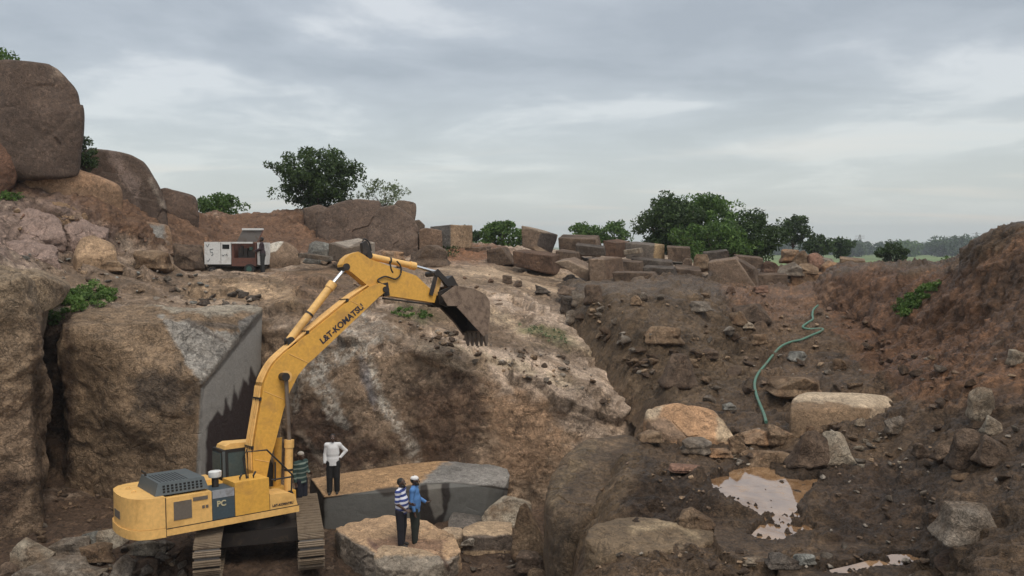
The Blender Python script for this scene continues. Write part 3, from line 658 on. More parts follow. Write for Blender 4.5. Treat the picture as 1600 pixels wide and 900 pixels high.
def block(tl, tr, br, bl, D, back, color, label, DR=None, n=48, p=130, amp=0.035, cat='stone block', group=None, name='stone_block', seed=1, bdown=(0, 0, 0), mat=None, col=None, chip=0.0):
    "quarried block: front face by its four corners (D at the left, DR at the right), and a vector to the back face"
    DR = DR or D; b = np.array(back)
    f = [at(*tl, D), at(*tr, DR), at(*br, DR), at(*bl, D)]
    pts = f + [q + b for q in f[:2]] + [q + b + np.array(bdown) for q in f[2:]]
    V, Q, c = hull_rock(pts, n, p, amp, 1.0, seed, chip=chip or 0.04)
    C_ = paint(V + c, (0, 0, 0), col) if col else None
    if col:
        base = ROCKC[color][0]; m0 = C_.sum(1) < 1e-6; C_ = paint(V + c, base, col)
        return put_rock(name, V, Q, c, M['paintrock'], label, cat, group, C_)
    return put_rock(name, V, Q, c, mat or M['r_' + color], label, cat, group)

# the two big blocks of the rock wall on the left (part of the bedrock)
def wall_rock(pts, zones, base, n, amp, seed, flatpoly=None, p=110, fr=1.0):
    kf = None
    if flatpoly: 
        def kf(P):
            x, y = proj(P); return 0.04 + 0.96 * sstep(-6, 8, poly_sd(x, y, flatpoly))
    V, Q, c = hull_rock(pts, n, p, amp, fr, seed, kf, chip=0.05)
    C_ = paint(V + c, base, zones)
    if kf: C_ = np.concatenate([C_, (0.12 + 0.88 * kf(V + c))[:, None]], 1)
    o = put_rock('rock_face', V, Q, c, M['wall'], None, None, None, C_, kind='structure')
    return o
SAWN = [(314, 606), (411, 486), (440, 486), (440, 800), (305, 800), (306, 745)]
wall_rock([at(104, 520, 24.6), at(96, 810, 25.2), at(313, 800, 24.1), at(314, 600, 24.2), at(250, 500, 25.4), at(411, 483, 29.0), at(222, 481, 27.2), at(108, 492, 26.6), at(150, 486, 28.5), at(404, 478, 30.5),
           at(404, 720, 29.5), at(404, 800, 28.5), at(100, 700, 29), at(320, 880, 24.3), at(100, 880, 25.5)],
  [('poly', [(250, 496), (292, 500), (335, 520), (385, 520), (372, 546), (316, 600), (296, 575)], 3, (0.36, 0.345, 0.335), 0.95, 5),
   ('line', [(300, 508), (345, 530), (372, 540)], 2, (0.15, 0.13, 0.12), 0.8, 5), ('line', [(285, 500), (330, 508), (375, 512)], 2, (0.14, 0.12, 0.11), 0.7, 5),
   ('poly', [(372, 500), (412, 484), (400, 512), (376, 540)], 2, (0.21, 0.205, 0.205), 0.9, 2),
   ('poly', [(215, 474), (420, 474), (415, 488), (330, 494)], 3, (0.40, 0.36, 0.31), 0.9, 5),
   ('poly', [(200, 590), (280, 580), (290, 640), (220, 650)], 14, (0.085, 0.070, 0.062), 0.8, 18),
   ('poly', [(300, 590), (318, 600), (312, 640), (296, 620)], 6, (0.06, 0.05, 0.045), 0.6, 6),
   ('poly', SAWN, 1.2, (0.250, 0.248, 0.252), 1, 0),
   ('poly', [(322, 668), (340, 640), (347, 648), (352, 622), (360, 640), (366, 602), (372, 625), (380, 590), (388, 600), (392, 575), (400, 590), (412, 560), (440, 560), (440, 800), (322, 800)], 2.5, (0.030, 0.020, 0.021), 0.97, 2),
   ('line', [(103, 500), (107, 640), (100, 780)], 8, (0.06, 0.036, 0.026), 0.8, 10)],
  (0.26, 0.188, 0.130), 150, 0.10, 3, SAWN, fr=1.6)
wall_rock([at(-300, 440, 20.5), at(-60, 428, 21.4), at(30, 432, 22.4), at(58, 510, 22.5), at(62, 700, 22.6), at(60, 880, 22.4), at(-300, 960, 20.5), at(-300, 410, 25), at(20, 415, 26), at(72, 425, 26.5), at(60, 850, 26.5), at(-300, 900, 25.5)],
  [('poly', [(-300, 380), (140, 400), (120, 470), (20, 500), (-300, 500)], 10, (0.29, 0.225, 0.165), 1, 14),
   ('poly', [(-300, 480), (70, 470), (70, 600), (-300, 600)], 14, (0.24, 0.18, 0.13), 0.8, 20),
   ('poly', [(-20, 730), (30, 760), (10, 830), (-40, 820)], 14, (0.06, 0.036, 0.026), 0.7, 14),
   ('poly', [(48, 500), (70, 500), (70, 800), (52, 800)], 5, (0.11, 0.075, 0.052), 0.8, 5)],
  (0.275, 0.20, 0.145), 120, 0.13, 6, None, p=34, fr=1.8)
V, Q, c = hull_rock([at(-40, 440, 23), at(60, 428, 24), at(104, 442, 25), at(112, 456, 26), at(96, 478, 25), at(50, 500, 23.6), at(-30, 500, 23), at(60, 418, 28), at(110, 440, 28), at(-40, 424, 27)], 60, 14, 0.09, 1, 41)
put_rock('rock_face', V, Q, c, M['wall'], None, None, None, paint(V + c, (0.31, 0.24, 0.175), [('poly', [(40, 430), (110, 430), (100, 480)], 10, (0.22, 0.165, 0.12), 0.7, 10)]), kind='structure')

def add_alpha(P, C_, poly):
    if poly is None: return C_
    x, y = proj(P); return np.concatenate([C_, (0.15 + 0.85 * sstep(-2, 3, poly_sd(x, y, poly)))[:, None]], 1)
# boulders on the hill, upper left
def hb(pts, label, base, seed, p=22, amp=0.05, n=70, zones=[], name='boulder', skirt=None, chip=0.05, mat='paintrock', sawn=None):
    W_ = [at(*q) for q in pts]
    if skirt is not None:
        zm = np.mean([q[2] for q in W_]); W_ += [np.array([q[0], q[1], skirt if skirt < -3 else q[2] - skirt]) for q in W_ if q[2] < zm + 0.3]
    V, Q, c = hull_rock(W_, n, p, amp, 1.0, seed, chip=chip)
    return put_rock(name, V, Q, c, M[mat], label, 'boulder', None, add_alpha(V + c, paint(V + c, base, zones), sawn))
hb([(-70, 150, 36), (0, 92, 35.5), (40, 94, 35.2), (80, 100, 36), (102, 116, 36.3), (122, 140, 36.5), (130, 166, 36.5), (122, 243, 36.3), (60, 240, 34.8), (-10, 205, 35), (-80, 260, 37), (-60, 100, 40), (76, 108, 41), (124, 180, 41), (-60, 240, 41)],
   'huge dark brown boulder with a flat side, highest rock on the hill at upper left', (0.092, 0.066, 0.055), 8, skirt=1.0, p=40, chip=0.12, amp=0.04,
   zones=[('poly', [(84, 100), (104, 108), (98, 128), (80, 120)], 6, (0.25, 0.2, 0.17), 0.7, 5), ('line', [(60, 216), (90, 200), (114, 196)], 3, (0.07, 0.05, 0.04), 0.8, 5)])
hb([(0, 284, 36.5), (6, 262, 36), (44, 243, 35.6), (80, 246, 35.6), (150, 272, 37), (196, 292, 38.2), (200, 318, 38.2), (100, 322, 36), (2, 305, 35.6), (40, 245, 39), (150, 270, 40.5), (10, 300, 39)],
   'long rounded orange brown boulder lying under the huge dark boulder', (0.275, 0.175, 0.115), 11, skirt=1.2, p=14, amp=0.045, zones=[('poly', [(60, 280), (200, 290), (200, 330), (60, 330)], 14, (0.17, 0.115, 0.08), 0.7, 12)])
hb([(120, 240, 40), (142, 231, 40), (205, 241, 40), (226, 254, 40), (250, 290, 40.5), (262, 328, 40.5), (200, 318, 39.5), (150, 296, 39.5), (140, 232, 44), (225, 254, 44), (262, 325, 44), (140, 300, 44)],
   'smooth dark grey brown whaleback boulder sloping down to the right on the skyline', (0.085, 0.062, 0.052), 13, skirt=1.5, p=40, chip=0.1, amp=0.035,
   zones=[('line', [(180, 250), (210, 290), (215, 320)], 8, (0.21, 0.165, 0.155), 0.7, 8), ('line', [(236, 282), (256, 325)], 3, (0.22, 0.19, 0.17), 0.7, 3)])
hb([(248, 296, 42), (258, 293, 42), (300, 306, 42.5), (311, 318, 43), (311, 345, 42.5), (262, 335, 41.5), (260, 294, 45), (305, 308, 45), (308, 340, 45), (255, 335, 45)],
   'dark brown low boulder at the right end of the hilltop rocks', (0.085, 0.058, 0.046), 17, skirt=1.2, p=40, chip=0.15, amp=0.07)
hb([(-60, 215, 35), (0, 208, 35), (40, 232, 35.4), (20, 258, 35), (0, 278, 34.6), (-60, 300, 34.6), (-60, 220, 38), (40, 240, 38), (0, 290, 38)], 'dark red brown broken rock at the left edge below the huge boulder', (0.11, 0.062, 0.044), 19, skirt=1.0, amp=0.12)
hb([(178, 352, 38.5), (205, 343, 38.4), (262, 350, 38.8), (272, 376, 38.8), (240, 384, 38.2), (186, 372, 38.2), (205, 344, 41), (262, 352, 41), (265, 380, 41), (186, 370, 41)],
   'brown boulder with a grey blue broken face on the red slope', (0.19, 0.125, 0.085), 23, skirt=0.7, p=20, zones=[('poly', [(212, 352), (255, 352), (262, 378), (236, 376)], 5, (0.17, 0.175, 0.18), 0.9, 6)])
hb([(114, 398, 33), (126, 372, 33.4), (146, 366, 33.6), (178, 382, 34), (184, 396, 33.6), (150, 402, 33), (120, 402, 32.6), (140, 370, 35.5), (178, 385, 35.5), (120, 400, 35.5)], 'rounded tan boulder on the stony slope left of the compressor', (0.285, 0.20, 0.135), 25, skirt=0.7, amp=0.05)
boulder(152, 404, 196, 422, 'tan', 'small pale tan boulder among rubble, left of the compressor trailer', seed=31)
boulder(212, 392, 268, 420, 'tan', 'low tan boulder pair half buried, nearest on the left of the compressor', seed=33, boxy=0.2)
boulder(272, 383, 318, 420, 'brown', 'brown boulder just left behind the white compressor', seed=35)

# the big rocks on the crest behind the bucket cylinder
hb([(472, 324, 47), (500, 318, 47), (520, 330, 46), (508, 372, 46), (480, 350, 46.5), (475, 330, 50), (520, 335, 50), (500, 370, 50)], 'low dark ledge under the trunk of the largest hill tree', (0.105, 0.075, 0.06), 41, skirt=1.0)
hb([(493, 345, 46), (512, 322, 46), (560, 311, 46.2), (592, 313, 46.4), (600, 330, 46), (578, 378, 45), (540, 398, 45), (505, 372, 45.4), (530, 316, 49), (595, 320, 49), (590, 380, 49), (505, 360, 49)],
   'large dark brown boulder on the crest behind the flat topped block', (0.098, 0.070, 0.057), 43, skirt=1.2, p=40, chip=0.12, amp=0.045)
hb([(573, 360, 44.6), (590, 324, 44.8), (618, 318, 44.8), (646, 340, 45), (655, 362, 45), (648, 385, 44.6), (612, 398, 44.2), (582, 394, 44.2), (600, 322, 48), (650, 345, 48), (640, 390, 48), (580, 380, 48)],
   'large rounded brown boulder leaning against the darker one on the crest', (0.120, 0.088, 0.073), 47, skirt=1.2, p=30, chip=0.12, amp=0.04)
hb([(614, 322, 46.5), (622, 313, 46.4), (645, 315, 46.6), (651, 325, 46.6), (648, 346, 46.4), (628, 342, 46), (620, 315, 48.5), (650, 318, 48.5), (648, 345, 48.5)], 'small squarish boulder perched on the right shoulder of the crest rocks', (0.115, 0.085, 0.068), 49, amp=0.06, p=22)
hb([(640, 346, 46), (655, 343, 46), (664, 352, 46), (662, 364, 46), (640, 362, 46), (644, 345, 48), (664, 352, 48), (660, 364, 48)], 'smallest dark stone at the right foot of the crest rocks', (0.11, 0.085, 0.07), 51)
hb([(654, 360, 45), (668, 356, 45), (690, 360, 45.2), (692, 388, 45), (655, 392, 44.8), (660, 356, 48), (690, 360, 48), (690, 388, 48)], 'brown rock wedged left of the two toned block', (0.14, 0.095, 0.07), 53, p=30)
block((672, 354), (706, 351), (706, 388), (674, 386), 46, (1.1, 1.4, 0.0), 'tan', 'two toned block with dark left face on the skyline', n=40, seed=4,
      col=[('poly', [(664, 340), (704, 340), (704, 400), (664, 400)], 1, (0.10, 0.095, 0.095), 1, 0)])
boulder(640, 384, 700, 412, 'brown', 'low brown rock below the two toned block', seed=55)
boulder(596, 392, 630, 404, 'orange', 'flat orange brown stone lying below the large crest boulder', seed=56)
block((514, 380), (541, 388), (541, 412), (512, 406), 39.2, (0.95, 2.6, 0.28), 'grey', 'grey sawn block with a pale flat top beside the raised arm', DR=38.6, n=40, seed=5,
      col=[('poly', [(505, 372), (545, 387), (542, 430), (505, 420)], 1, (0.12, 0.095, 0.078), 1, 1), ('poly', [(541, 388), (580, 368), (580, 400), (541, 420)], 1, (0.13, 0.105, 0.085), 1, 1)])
boulder(479, 378, 515, 408, 'blue', 'blue grey rounded stone with ripples left of the flat topped block', seed=59, boxy=0.1)
block((465, 395), (507, 401), (508, 407), (466, 402), 38, (0.3, 0.4, 0.0), 'grey', 'thin grey stone slab lying in front of the blue grey stone', n=20, seed=6)
hb([(414, 384, 40), (432, 378, 40), (448, 377, 40), (462, 386, 40), (470, 404, 39.6), (420, 406, 39.4), (430, 378, 42), (466, 392, 42), (420, 400, 42)], 'heap shaped stone with a white cut face right of the compressor man', (0.16, 0.115, 0.085), 61, skirt=0.6,
   zones=[('poly', [(412, 374), (446, 374), (430, 392), (414, 396)], 2, (0.52, 0.50, 0.47), 0.95, 2)])

# mauve slabs bared on the hillside at the left
for q_ in (([(0, 338, 33.6), (40, 326, 34.2), (92, 340, 34.4), (100, 366, 33.8), (60, 378, 33.2), (4, 366, 33.0), (50, 330, 35.5), (96, 350, 35.5)], 'flat mauve grey slab bared on the hillside at the left edge', 301),
           ([(96, 352, 34.6), (130, 344, 35.2), (166, 358, 35.6), (160, 376, 34.8), (112, 372, 34.4), (135, 348, 36.5)], 'mauve slab right of the flat one on the hillside', 302),
           ([(-10, 380, 31.8), (40, 372, 32.4), (84, 384, 32.6), (92, 402, 32.0), (30, 406, 31.2), (-10, 402, 31.2), (50, 376, 33.6)], 'lower mauve slab above the tan rock face at the left edge', 303),
           ([(60, 312, 35.0), (110, 318, 35.6), (134, 334, 35.9), (110, 340, 35.4), (70, 330, 34.9), (105, 320, 36.6)], 'narrow brown slab in red soil below the long rounded boulder', 304)):
    hb(q_[0], q_[1], (0.215, 0.160, 0.145) if q_[2] != 304 else (0.22, 0.15, 0.10), q_[2], p=60, amp=0.22, n=50, skirt=0.7, chip=0.3, name='flat_rock')

# the row of quarried blocks along the back
BR = lambda *a, **k: block(*a, **k)
block((760, 391), (784, 386), (802, 414), (762, 416), 44, (0.3, 1.6, 0), 'brown', 'dark brown rough block at the left end of the block row, nearest the red bank', seed=7, amp=0.08, p=20)
block((800, 392), (862, 400), (864, 430), (802, 416), 42.5, (0.6, 1.8, 0.1), 'redbrown', 'long red brown rough block low in the left part of the block row', seed=8, amp=0.08, p=20)
block((814, 352), (848, 362), (838, 394), (815, 385), 46, (0.95, 1.2, -0.15), 'brown', 'tall tilted block with a rounded pale top, highest at the left of the block row', seed=9, p=24, amp=0.05,
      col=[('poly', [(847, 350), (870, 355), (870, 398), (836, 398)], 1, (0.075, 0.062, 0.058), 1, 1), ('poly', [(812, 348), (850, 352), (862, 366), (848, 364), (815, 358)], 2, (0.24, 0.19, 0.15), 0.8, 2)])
block((826, 386), (845, 397), (852, 398), (832, 388), 44.5, (0.3, 0.8, 0.15), 'tan', 'thin pale slab leaning under the tilted block', n=16, seed=10)
block((872, 372), (930, 374), (938, 402), (874, 398), 47, (0.4, 1.8, 0.25), 'brown', 'wide brown block behind the row, under the small green trees', seed=11)
block((899, 383), (944, 388), (946, 400), (900, 398), 45, (0.2, 1.5, 0.15), 'darkgrey', 'narrow dark grey block stacked in front of the wide brown block', seed=12)
block((866, 410), (886, 407), (922, 424), (920, 441), 40.5, (0.5, 1.4, 0.15), 'brown', 'brown wedge block sloping down to the right at the front of the row', seed=13,
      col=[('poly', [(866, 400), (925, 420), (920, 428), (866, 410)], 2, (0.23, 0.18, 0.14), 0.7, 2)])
block((918, 404), (944, 406), (950, 444), (921, 440), 40, (1.1, 1.6, 0.1), 'brown', 'upright squarish block in the middle of the front of the row', seed=14,
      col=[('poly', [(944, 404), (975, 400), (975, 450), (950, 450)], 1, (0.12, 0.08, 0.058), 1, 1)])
block((942, 376), (962, 380), (962, 404), (944, 400), 47, (1.0, 1.2, 0.1), 'redbrown', 'dark split block standing behind the squarish block', seed=15)
block((958, 408), (1000, 410), (1002, 438), (960, 436), 42.5, (0.5, 1.6, 0.1), 'brown', 'brown block partly hidden to the right of the squarish block', seed=16)
block((976, 379), (1024, 384), (1024, 408), (978, 404), 46, (0.8, 1.5, 0.08), 'darkgrey', 'long grey block with a tan right end at the top of the row', seed=17,
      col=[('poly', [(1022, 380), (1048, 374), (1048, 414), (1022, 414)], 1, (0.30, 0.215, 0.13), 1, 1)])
block((974, 391), (998, 388), (1000, 396), (975, 399), 44.5, (0.3, 0.7, 0.05), 'pale', 'small pale slab resting against the long grey block', n=16, seed=18)
block((986, 404), (1050, 410), (1056, 436), (990, 432), 43.5, (0.3, 1.5, 0.12), 'darkgrey', 'wide dark block below the long grey one', seed=19)
block((956, 426), (1018, 427), (1030, 442), (962, 446), 38.6, (0.4, 1.3, 0.05), 'brown', 'low brown slab lowest in the front of the row, half buried in dirt', seed=20)
block((1056, 420), (1096, 424), (1100, 450), (1060, 440), 43, (0.3, 1.8, 0.22), 'brown', 'grey topped block in the gap left of the biggest rectangular block', seed=21)
block((1106, 410), (1150, 404), (1184, 453), (1107, 456), 42.4, (0.6, 1.9, 0.1), 'brown', 'biggest rectangular block with a peaked top, standing beside the trench', seed=22, p=30, n=50,
      col=[('line', [(1108, 430), (1112, 450)], 5, (0.12, 0.11, 0.11), 0.7, 3)])
block((1150, 405), (1176, 420), (1186, 452), (1152, 454), 42.9, (0.6, 1.2, 0), 'brown', 'sloping brown slab leaning on the right of the biggest block', seed=23, amp=0.06)
block((1184, 430), (1230, 429), (1232, 452), (1186, 454), 43.6, (0.3, 1.2, 0.1), 'brown', 'plain low brown block right of the biggest block', seed=24)
block((1235, 428), (1305, 427), (1308, 446), (1238, 452), 44.4, (0.4, 1.5, 0.1), 'orange', 'long rough orange brown block at the back end of the trench', seed=25, amp=0.12, p=16)
block((1042, 386), (1078, 388), (1080, 410), (1044, 408), 46.5, (0.3, 1.5, 0.1), 'brown', 'brown block between the tan ended block and the round tan boulder', seed=31)
block((1100, 396), (1138, 392), (1142, 412), (1102, 414), 47.5, (0.3, 1.6, 0.1), 'darkgrey', 'dark block in the shade of the thicket behind the biggest block', seed=32)
block((1150, 400), (1192, 404), (1194, 420), (1152, 420), 47.0, (0.3, 1.6, 0.1), 'brown', 'low brown block in the shade at the right of the thicket', seed=33)
block((868, 392), (900, 396), (902, 412), (870, 410), 44.0, (0.4, 1.5, 0.1), 'brown', 'brown block filling the gap left of the narrow dark grey block', seed=34)
block((1004, 418), (1052, 420), (1056, 442), (1006, 440), 41.0, (0.4, 1.5, 0.1), 'darkgrey', 'dark grey block standing behind the low half buried slab', seed=35)
block((726, 388), (758, 386), (760, 404), (728, 406), 48.0, (0.3, 1.3, 0.05), 'brown', 'small brown block on the red bank left of the block row', seed=36)
BOUL = [(1083, 398, 1110, 418, 'tan', 'round tan boulder at the foot of the big bushy tree'), (1066, 404, 1082, 414, 'brown', 'small brown boulder left of the round tan one'),
 (1222, 390, 1248, 406, 'orange', 'orange boulder topmost in the rubble heap right of the big tree'), (1240, 392, 1262, 412, 'tan', 'tan cracked boulder beside the orange one in the rubble heap'),
 (1262, 396, 1290, 416, 'pink', 'pinkish boulder in the middle of the rubble heap'), (1214, 410, 1250, 430, 'grey', 'grey boulder at the left foot of the rubble heap'),
 (1248, 412, 1280, 428, 'tan', 'tan boulder at the front of the rubble heap'), (1284, 408, 1314, 428, 'orange', 'orange tan wedge boulder at the right of the rubble heap'),
 (1276, 402, 1300, 414, 'grey', 'grey blue pointed boulder behind the wedge boulder'), (1190, 408, 1216, 424, 'redbrown', 'red brown boulder in the shade of the bushy tree')]
for q in BOUL: boulder(*q[:5], q[5], D=45.5 - (q[3] - 415) * 0.08, seed=int(q[0] + q[1]), n=24)
block((1312, 404), (1352, 408), (1356, 420), (1314, 422), 47, (0.8, 2.0, 0.12), 'tan', 'flat topped pale brown block on the plateau edge beside the dark bush', seed=26, n=24)
block((1358, 414), (1398, 414), (1402, 425), (1360, 426), 45, (0.3, 1.6, 0.12), 'brown', 'low flat block in front of the dark bush', seed=27, n=24)
block((1408, 412), (1440, 416), (1460, 424), (1410, 426), 46, (0.3, 1.6, 0.05), 'grey', 'low grey brown slab right of the dark bush', seed=28, n=24, p=20)
boulder(1496, 402, 1532, 424, 'redbrown', 'red brown rock sticking out of the top of the high bank', D=33, seed=93)

# slope and dirt heap stones
ST_ = [(785, 430, 800, 441, 'brown', 'dark cube shaped stone on the pale slope, leftmost of four'), (803, 438, 816, 446, 'brown', 'smallest dark stone on the pale slope, second of four'), (836, 445, 858, 456, 'darkgrey', 'low dark stone on the pale slope, third of four'),
 (873, 446, 902, 458, 'brown', 'flat long dark stone on the pale slope, rightmost of four'), (876, 462, 900, 484, 'darkgrey', 'dark grey angular stone at the foot of the block row slope'), (893, 455, 916, 474, 'grey', 'grey stone left of the brown rock on the dirt heap'), (884, 484, 904, 502, 'grey', 'grey stone sitting on the edge between slope and dirt heap'),
 (913, 445, 942, 470, 'brown', 'brown rock at the top left of the dirt heap'), (1004, 508, 1062, 534, 'tan', 'rounded tan boulder in the middle of the dirt heap'), (1036, 552, 1086, 598, 'brown', 'dark split boulder low on the dirt heap'),
 (1146, 474, 1200, 502, 'brown', 'long brown boulder at the right shoulder of the dirt heap'), (1140, 486, 1166, 506, 'tan', 'tan stone against the long boulder of the dirt heap'), (1172, 521, 1198, 536, 'tan', 'small tan stone beside the trench below the long boulder'), (1098, 544, 1124, 560, 'brown', 'brown stone on the lower face of the dirt heap'),
 (1158, 502, 1178, 512, 'pale', 'small flat pale stone under the long boulder'), (1076, 470, 1110, 484, 'grey', 'grey flat stone near the top of the dirt heap'), (985, 462, 1002, 474, 'tan', 'small tan stone high on the dirt heap'), (1178, 446, 1200, 456, 'pink', 'pinkish flat stone on the red trench floor'),
 (1136, 448, 1148, 456, 'redbrown', 'little red stone in front of the biggest block'), (1302, 560, 1322, 576, 'tan', 'lone tan stone on the right side of the trench'), (1232, 548, 1262, 562, 'blue', 'bluish stone chips on the trench floor right of the hose')]
for q in ST_: boulder(*q[:5], q[5], seed=int(q[0] * 2 + q[1]), n=24, name='stone' if q[2] - q[0] < 26 else 'boulder', cat='stone' if q[2] - q[0] < 26 else 'boulder')

# boulders on the mud shelf
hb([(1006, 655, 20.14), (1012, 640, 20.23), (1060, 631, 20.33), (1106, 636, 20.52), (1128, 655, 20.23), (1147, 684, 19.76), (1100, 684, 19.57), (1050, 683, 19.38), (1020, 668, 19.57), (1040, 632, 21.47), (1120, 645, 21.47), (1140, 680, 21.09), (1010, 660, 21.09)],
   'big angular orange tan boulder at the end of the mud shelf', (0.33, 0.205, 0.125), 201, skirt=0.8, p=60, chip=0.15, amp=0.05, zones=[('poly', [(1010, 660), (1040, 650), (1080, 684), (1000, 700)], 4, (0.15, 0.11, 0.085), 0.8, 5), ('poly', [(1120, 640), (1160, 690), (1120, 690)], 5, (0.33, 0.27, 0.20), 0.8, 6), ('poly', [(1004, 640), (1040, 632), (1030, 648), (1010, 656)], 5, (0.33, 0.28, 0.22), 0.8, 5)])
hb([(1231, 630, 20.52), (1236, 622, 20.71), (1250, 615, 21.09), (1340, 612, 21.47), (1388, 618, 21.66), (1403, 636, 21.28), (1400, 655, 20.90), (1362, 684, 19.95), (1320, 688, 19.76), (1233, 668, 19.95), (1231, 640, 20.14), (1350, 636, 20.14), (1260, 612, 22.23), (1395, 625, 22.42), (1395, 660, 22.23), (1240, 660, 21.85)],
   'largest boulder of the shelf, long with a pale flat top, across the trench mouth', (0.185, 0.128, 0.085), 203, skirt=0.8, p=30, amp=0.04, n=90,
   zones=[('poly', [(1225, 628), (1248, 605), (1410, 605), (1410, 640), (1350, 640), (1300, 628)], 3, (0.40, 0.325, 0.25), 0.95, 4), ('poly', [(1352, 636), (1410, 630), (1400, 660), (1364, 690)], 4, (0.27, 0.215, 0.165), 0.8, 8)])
hb([(905, 838, 13.50), (930, 816, 14.10), (1000, 806, 14.60), (1060, 812, 14.70), (1118, 826, 14.50), (1122, 840, 13.90), (1080, 856, 13.40), (1000, 863, 13.10), (940, 866, 13.10), (950, 812, 14.90), (1090, 815, 15.10), (1060, 866, 14.10)],
   'flat muddy slab of rock lying in front of the mud mound at lower centre', (0.130, 0.096, 0.066), 205, skirt=0.7, p=18, amp=0.16, n=80, zones=[('line', [(990, 826), (1060, 818), (1090, 838)], 6, (0.30, 0.235, 0.16), 0.7, 6)])
hb([(846, 762, 17.6), (872, 712, 19.0), (905, 684, 20.0), (960, 668, 20.6), (1005, 678, 20.4), (985, 740, 18.0), (930, 800, 16.2), (880, 868, 15.8), (856, 820, 16.4), (850, 786, 16.8), (920, 690, 22), (1000, 700, 22), (870, 760, 21), (880, 840, 20), (960, 860, 17.5), (850, 900, 17), (900, 930, 15.8)],
   'massive smooth mud washed boulder forming the edge above the pit, left of the puddle', (0.120, 0.084, 0.055), 207, skirt=-8.6, mat='mud', p=14, amp=0.10, n=120, chip=0.06, zones=[('line', [(930, 690), (880, 740), (862, 780)], 9, (0.19, 0.14, 0.09), 0.8, 16), ('poly', [(960, 700), (1010, 700), (990, 800), (930, 790)], 12, (0.085, 0.057, 0.037), 0.9, 22), ('poly', [(840, 790), (920, 820), (900, 960), (840, 960)], 10, (0.11, 0.08, 0.056), 0.9, 12)])
SH = [(996, 670, 1036, 690, 'tan', 'small tan boulder left of the big orange tan boulder foot'), (1064, 683, 1112, 706, 'grey', 'flat grey stone under the right foot of the orange tan boulder'), (1106, 697, 1144, 714, 'orange', 'small orange stone in front of the shelf boulders'),
 (1158, 695, 1238, 728, 'tan', 'long low tan boulder at the head of the puddle'), (1236, 668, 1300, 730, 'brown', 'dark brown pyramid boulder in front of the largest boulder'), (1258, 664, 1284, 684, 'tan', 'tan stone perched behind the dark pyramid boulder'), (1287, 674, 1332, 722, 'pale', 'pale angular boulder right of the dark pyramid boulder'),
 (1160, 668, 1204, 692, 'orange', 'orange stone beside the end of the hose'), (1138, 676, 1166, 704, 'tan', 'tan stone touching the right tip of the orange tan boulder'), (1198, 662, 1238, 694, 'tan', 'tan wedge stone left of the largest boulder'), (1128, 628, 1150, 640, 'blue', 'small bluish stone behind the orange tan boulder'),
 (1202, 584, 1284, 616, 'tan', 'half buried tan boulder in the trench behind the largest boulder'), (1046, 722, 1096, 738, 'pink', 'flat pinkish slab of stone lying in the mud'), (1057, 788, 1112, 822, 'tan', 'rounded tan boulder left of the puddle'),
 (1468, 779, 1556, 840, 'grey', 'pale grey topped boulder at lower right'), (1384, 650, 1412, 676, 'grey', 'broken grey stone at the right end of the largest boulder'), (1482, 668, 1532, 728, 'brown', 'brown boulder stuck in the foot of the bank'), (1524, 678, 1574, 722, 'brown', 'brown boulder right of the one stuck in the bank foot'),
 (1534, 648, 1564, 676, 'pale', 'pale stone standing above the two brown bank boulders'), (1512, 604, 1552, 650, 'pale', 'pale grey streaked stone slab on the bank'), (1426, 690, 1452, 712, 'brown', 'small brown boulder on the foot of the bank'), (1458, 690, 1490, 716, 'brown', 'rounded brown boulder between bank foot stones'),
 (1336, 652, 1350, 664, 'pale', 'small pale stone by the far right corner of the largest boulder'), (1452, 800, 1476, 818, 'mud', 'muddy stone left of the pale grey topped boulder'), (1240, 862, 1272, 880, 'blue', 'dark bluish stone near the bottom puddle'), (1160, 868, 1196, 884, 'pale', 'flat pale stone near the bottom edge, left of the second puddle'),
 (1198, 860, 1246, 886, 'darkgrey', 'dark grey stone between the two puddles'), (1575, 545, 1600, 566, 'pale', 'pale stone high on the bank at the right edge')]
for q in SH: boulder(*q[:5], q[5], seed=int(q[0] * 3 + q[1]), n=40 if q[2] - q[0] > 40 else 26, name='stone' if q[2] - q[0] < 34 else 'boulder', cat='stone' if q[2] - q[0] < 34 else 'boulder')
hb([(1170, 640, 24.5), (1185, 620, 25.5), (1218, 618, 25.8), (1232, 650, 24), (1226, 664, 23.4), (1168, 652, 23.8), (1190, 618, 26.4), (1230, 650, 25.2), (1172, 655, 25)], 'pale tan slab under the green hose', (0.30, 0.21, 0.145), 209, skirt=0.8, p=20, zones=[('poly', [(1200, 630), (1240, 640), (1230, 670), (1200, 668)], 5, (0.17, 0.125, 0.09), 0.7, 5)])
hb([(1450, 872, 12.2), (1500, 838, 12.6), (1560, 800, 12.9), (1620, 775, 13.2), (1680, 800, 12.6), (1680, 960, 11.2), (1560, 940, 11.3), (1470, 905, 11.7), (1560, 800, 14.2), (1680, 800, 14.2), (1500, 880, 13.4)],
   'dark earthy boulder filling the bottom right corner', (0.082, 0.050, 0.034), 211, p=16, amp=0.09, n=80)

